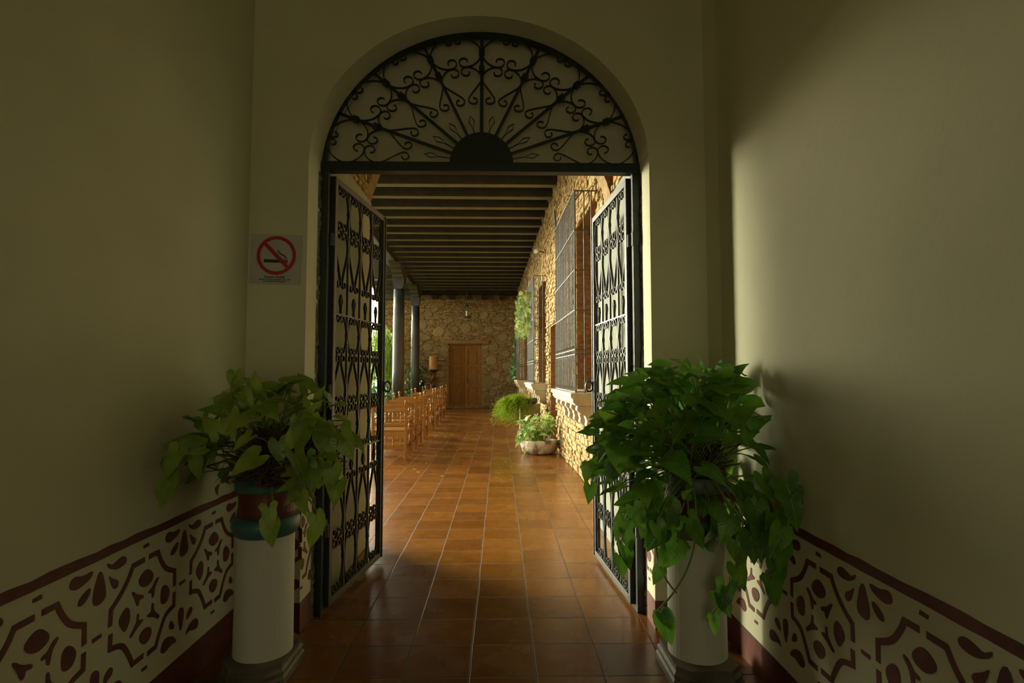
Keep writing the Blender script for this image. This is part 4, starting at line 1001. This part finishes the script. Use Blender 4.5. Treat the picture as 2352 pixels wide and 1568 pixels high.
# ------------------------------------------------------------------ chairs
def make_chair(label, fin=True):
    W = .30; D = .47
    t = thing('armchair', label, 'chair', (0,0,0), 0, 'wooden armchairs in a row along the arcade')
    def g(mb, name, mat='wood', **k): return mb.build(name, M[mat], t, **k)
    for s in (-1,1):
        mb = MB(); x = s*(W-.022); mb.box(x-.022,-.022,0,x+.022,.022,.965); g(mb, 'back_post', bevel=.004)
        mb = MB(); mb.lathe([(.02,0),(.012,.01),(.012,.02),(.027,.04),(.03,.055),(.024,.075),(.008,.09)] if fin else [(.02,0),(.024,.012),(.012,.024)], (x,0,.965), 12); g(mb, 'finial', smooth=True)
        mb = MB(); y = D
        mb.box(x-.022,y-.022,0,x+.022,y+.022,.20)
        mb.lathe([(.018,.20),(.03,.23),(.018,.26),(.024,.32),(.018,.38),(.022,.40)], (x,y,0), 12)
        mb.box(x-.022,y-.022,.40,x+.022,y+.022,.50)
        mb.lathe([(.018,.50),(.032,.53),(.018,.56),(.03,.60),(.034,.62),(.018,.66),(.022,.68)], (x,y,0), 12); g(mb, 'front_leg')
        mb = MB(); mb.sweep([(x,.02,.675),(x,.16,.685),(x,.32,.680),(x,D-.02,.695),(x,D+.05,.700),(x,D+.075,.688)], FLAT(.058,.026), (0,0,1)); g(mb, 'arm', bevel=.005)
        mb = MB(); mb.box(x-.012,.02,.40,x+.012,D-.02,.47); mb.box(x-.011,.02,.14,x+.011,D-.02,.18); mb.box(x-.01,.02,.26,x+.01,D-.02,.29); g(mb, 'side_rail')
        for yy in (.16,.31):
            mb = MB(); mb.lathe([(.006,.18),(.011,.20),(.005,.22),(.011,.235),(.006,.26)], (x,yy,0), 8); g(mb, 'spindle')
            mb = MB(); mb.lathe([(.007,.47),(.013,.52),(.006,.58),(.012,.63),(.008,.675)], (x,yy,0), 8); g(mb, 'spindle')
    iw = W-.044
    mb = MB(); mb.box(-W-.005,-.01,.472,W+.005,D+.035,.497); g(mb, 'seat', 'wood_h', bevel=.006)
    for y in (0, D): mb = MB(); mb.box(-iw,y-.012,.395,iw,y+.012,.47); g(mb, 'apron', 'wood_h')
    for y in (0, D): mb = MB(); mb.box(-iw,y-.012,.175,iw,y+.012,.225); g(mb, 'stretcher', 'wood_h')
    mb = MB(); mb.box(-iw,.012,.215,iw,D-.012,.235); g(mb, 'foot_shelf', 'wood_h')
    mb = MB(); mb.box(-iw,-.012,.80,iw,.012,.885); mb.box(-iw,-.018,.885,iw,.018,.93); g(mb, 'top_rail', 'wood_h', bevel=.003)
    mb = MB()
    for k in range(3):   # three carved rosettes under arches on the front of the rail
        c = (k-1)*iw*.64; q = iw*.29
        for r_, th in ((q,.010),(q*.72,.007),(q*.4,.007)):
            mb.tube([(c+r_*cos(pi*i/12), .014, .80+r_*.95*sin(pi*i/12)) for i in range(13)], th*.7, 6, ref=(0,1,0))
        for j in range(7):
            a = pi*(j+.5)/7; mb.tube([(c+q*.42*cos(a), .014, .80+q*.42*sin(a)), (c+q*.93*cos(a), .014, .80+q*.9*sin(a))], .005, 4, ref=(0,1,0))
    mb.box(-iw,.008,.79,iw,.02,.802); g(mb, 'carving')
    mb = MB(); mb.box(-iw,-.012,.565,iw,.012,.61); g(mb, 'lower_rail', 'wood_h')
    for k in (-1.5,-.5,.5,1.5):
        for z0, z1 in ((.61,.80),(.225,.395)):
            mb = MB(); h = z1-z0; mb.lathe([(.005,z0),(.011,z0+h*.15),(.005,z0+h*.3),(.010,z0+h*.5),(.005,z0+h*.7),(.011,z0+h*.85),(.005,z1)], (k*iw*.5,0,0), 8); g(mb, 'spindle')
    return t
ch0 = make_chair('wooden armchair nearest the gate, its plain back toward the doorway', False)
ch = make_chair('third armchair from the gate, its carved arched back facing the doorway')
CL = [(10.98, pi, 'second armchair from the gate, facing the nearest one'),
      (12.6, 0, 'fourth armchair from the gate, back to back with the carved one'),
      (14.85, pi, 'fifth armchair from the gate, pale carved back with finials'),
      (15.6, 0, 'sixth armchair from the gate, partly behind the pale-backed chair'),
      (17.5, pi, 'seventh armchair from the gate, reddish carved back near the columns'),
      (18.3, 0, 'eighth armchair from the gate, mostly hidden by the chairs before it'),
      (20.3, pi, 'last armchair of the row, closest to the far wooden door')]
def cxx(y): return -1.86-.030*(y-9.55)
ch0.location = (cxx(9.55), 9.58, 0); ch.location = (cxx(11.88), 11.88, 0); ch.rotation_euler = (0,0,pi)
for y, rz, lab in CL: dup(ch0 if y < 11 else ch, (cxx(y), y, 0), rz, lab)

# fallen leaves
FL = [(-1.622,14.037),(-1.494,13.909),(-1.388,13.753),(-1.35,12.682),(-1.149,13.495),(-.781,12.914),(-.661,14.048),(-1.035,10.579),(-1.185,9.2),(-1.197,8.374),(-1.29,8.634),(-1.977,9.1),(-.819,8.06),(-1.35,10.3),(-1.173,14.467),(-1.108,10.874),(-1.25,13.034),(-1.132,10.127),(-.05,7.9),(.1,9.3),(-.2,11.2),(-.5,16.2),(-.3,14.9),(.15,12.6)]
rg = random.Random(9); mb = MB(); s_ = .030
mb.add([(-s_,0,.0),(0,-s_*.45,.004),(s_,0,.006),(0,s_*.45,.004)], [(0,1,2,3)])
mb.add([(-s_,0,-.001),(0,-s_*.45,.001),(s_,0,.004),(0,s_*.45,.001)], [(3,2,1,0)])
first = mb.build('fallen_leaf', M['petal'])
tag(first, 'tiny yellow fallen leaf on the terracotta tiles of the arcade', 'leaf', 'yellow leaves on the floor')
for i, (x, y) in enumerate(FL):
    o = first if i == 0 else first.copy()
    if i: COL.objects.link(o)
    o.location = (x, y, .002); o.rotation_euler = (0,0,rg.uniform(0,6)); k = rg.uniform(.6,1.1); o.scale = (k,k,k)

# ------------------------------------------------------------------ no smoking sign
sg = thing('no_smoking_sign', 'square no smoking sign on the wall left of the arch', 'sign', (-1.297, Y0-.003, 2.110)); sg.rotation_euler = (0, R(1.6), 0)
def sgn(mb, name, mat): return mb.build(name, M[mat], sg)
mb = MB(); mb.box(-.146,-.004,-.146,.146,.002,.143); sgn(mb, 'panel', 'sign')
def flat(mb, pts, y): mb.add([(p[0],y,p[1]) for p in pts] + [(p[0],-.003,p[1]) for p in pts], [tuple(range(len(pts)))] + [(i,(i+1) % len(pts),len(pts)+(i+1) % len(pts),len(pts)+i) for i in range(len(pts))])
mb = MB(); n = 48; c = (.004,.020); ro, ri = .113,.093
vo = [(c[0]+ro*cos(2*pi*i/n), -.0062, c[1]+ro*sin(2*pi*i/n)) for i in range(n)]; vi = [(c[0]+ri*cos(2*pi*i/n), -.0062, c[1]+ri*sin(2*pi*i/n)) for i in range(n)]
mb.add(vo+vi, [(i,(i+1) % n,n+(i+1) % n,n+i) for i in range(n)])
a = R(-45); d = (cos(a), sin(a)); nn = (-sin(a), cos(a)); q = .098
flat(mb, [(c[0]-d[0]*q-nn[0]*.011, c[1]-d[1]*q-nn[1]*.011), (c[0]+d[0]*q-nn[0]*.011, c[1]+d[1]*q-nn[1]*.011), (c[0]+d[0]*q+nn[0]*.011, c[1]+d[1]*q+nn[1]*.011), (c[0]-d[0]*q+nn[0]*.011, c[1]-d[1]*q+nn[1]*.011)], -.0064)
sgn(mb, 'prohibition_ring', 'signred')
mb = MB(); flat(mb, [(-.066,-.022),(.052,-.022),(.052,-.004),(-.066,-.004)], -.0056); flat(mb, [(.055,-.022),(.059,-.022),(.059,-.004),(.055,-.004)], -.0056); flat(mb, [(.062,-.022),(.069,-.022),(.069,-.004),(.062,-.004)], -.0056)
for dx in (0,.009):
    ln = [(p.x, p.y) for p in bez((.056+dx,.001,0),(.052+dx,.03,0),(.008+dx,.022,0),(.010+dx,.052,0), 10)]
    mb.sweep([(p[0],-.0052,p[1]) for p in ln], FLAT(.0035,.001), (0,1,0))
sgn(mb, 'cigarette', 'signblack')
def text(body, size, z, bold=.0):
    cu = bpy.data.curves.new('lettering', 'FONT'); cu.body = body; cu.size = size; cu.align_x = 'CENTER'; cu.extrude = .0004; cu.offset = bold
    cu.materials.append(M['signblack']); o = bpy.data.objects.new('lettering', cu); COL.objects.link(o); o.parent = sg
    bpy.context.view_layer.update(); me = bpy.data.meshes.new_from_object(o.evaluated_get(bpy.context.evaluated_depsgraph_get()))
    bpy.data.objects.remove(o); o = bpy.data.objects.new('lettering', me); COL.objects.link(o); o.parent = sg
    o.location = (0,-.0052,z); o.rotation_euler = (R(90),0,0)
text('Decreto 74-2008', .0165, -.112, .0003); text('Haz valer tu derecho, denúncialo al Tel.: 1587', .0096, -.123, .0002); text('www.protejaalconsumidor.gob.gt', .0096, -.1335, .0002)

# ------------------------------------------------------------------ light, sky and camera
def light(kind, name, loc, energy, color, **k):
    l = bpy.data.lights.new(name, kind); l.energy = energy; l.color = color
    for a, b in k.items(): setattr(l, a, b)
    o = bpy.data.objects.new(name, l); o.location = loc; COL.objects.link(o); return o
SKY = 15; GLOW = 14
SUN_DIR = V((1.0, -.38, -.62)).normalized()
s = light('SUN', 'sun', (-20,20,15), 2.1, (1.0,.86,.52), angle=R(10))
s.rotation_euler = SUN_DIR.to_track_quat('-Z', 'Y').to_euler()
wd = bpy.data.worlds.new('sky'); sc.world = wd; wd.use_nodes = True
nt = wd.node_tree; bg = nt.nodes['Background']
# hazy late-afternoon sky: bright band low over the courtyard, dimmer overhead
tc = N(nt, 'ShaderNodeTexCoord'); sx = N(nt, 'ShaderNodeSeparateXYZ'); nt.links.new(tc.outputs['Generated'], sx.inputs[0])
col = ramp(nt, sx.outputs['Z'], [(0.0, (1.0,.90,.56)), (.12, (1.0,.95,.69)), (.45, (.90,.92,.74)), (1, (.70,.80,.80))])
val = ramp(nt, sx.outputs['Z'], [(0.0, (.5,)*3), (.05, (1,)*3), (.12, (.75,)*3), (.22, (.34,)*3), (.7, (.17,)*3)])
dt = N(nt, 'ShaderNodeVectorMath', operation='DOT_PRODUCT'); nt.links.new(tc.outputs['Generated'], dt.inputs[0]); dt.inputs[1].default_value = (-.80,.60,0)
az = N(nt, 'ShaderNodeMapRange', interpolation_type='SMOOTHSTEP'); nt.links.new(dt.outputs['Value'], az.inputs[0])
for i, v in ((1,-.2),(2,.95),(3,.155),(4,1.0)): az.inputs[i].default_value = v
m1 = N(nt, 'ShaderNodeMath', operation='MULTIPLY'); nt.links.new(val, m1.inputs[0]); nt.links.new(az.outputs[0], m1.inputs[1])
nrmv = V((-.80,.60,.16)).normalized()
d2 = N(nt, 'ShaderNodeVectorMath', operation='DOT_PRODUCT'); nt.links.new(tc.outputs['Generated'], d2.inputs[0]); d2.inputs[1].default_value = nrmv
gl = N(nt, 'ShaderNodeMapRange', interpolation_type='SMOOTHSTEP'); nt.links.new(d2.outputs['Value'], gl.inputs[0])
for i, v in ((1,.982),(2,1.0),(3,0),(4,GLOW)): gl.inputs[i].default_value = v
ms = N(nt, 'ShaderNodeMath', operation='ADD'); nt.links.new(m1.outputs[0], ms.inputs[0]); nt.links.new(gl.outputs[0], ms.inputs[1]); m1 = ms
m2 = N(nt, 'ShaderNodeMath', operation='MULTIPLY'); nt.links.new(m1.outputs[0], m2.inputs[0]); m2.inputs[1].default_value = SKY
nt.links.new(col, bg.inputs['Color']); nt.links.new(m2.outputs[0], bg.inputs['Strength'])
wd.cycles.sampling_method = 'MANUAL'; wd.cycles.sample_map_resolution = 1024
# portals guide daylight through the courtyard side and the doorway
po = light('AREA', 'daylight_portal', (-3.9,14.5,2.4), 1, (1,1,1), shape='RECTANGLE', size=19, size_y=4.6)
po.rotation_euler = V((1,0,0)).to_track_quat('-Z','Y').to_euler(); po.data.cycles.is_portal = True

cam = bpy.data.cameras.new('camera'); co = bpy.data.objects.new('camera', cam); COL.objects.link(co)
cam.sensor_width = 36; cam.lens = 1291/2352*36; cam.clip_start = .05; cam.clip_end = 200
th = math.atan(73/1291); ps = math.atan(28/1291)
co.location = (0,0,1.45); co.rotation_euler = (pi/2+th, 0, -ps)
sc.camera = co
sc.view_settings.view_transform = 'Standard'; sc.view_settings.look = 'None'; sc.view_settings.gamma = 1; sc.view_settings.use_curve_mapping = False
sc.view_settings.exposure = 0.0
sc.cycles.max_bounces = 12; sc.cycles.diffuse_bounces = 8; sc.cycles.sample_clamp_indirect = 6
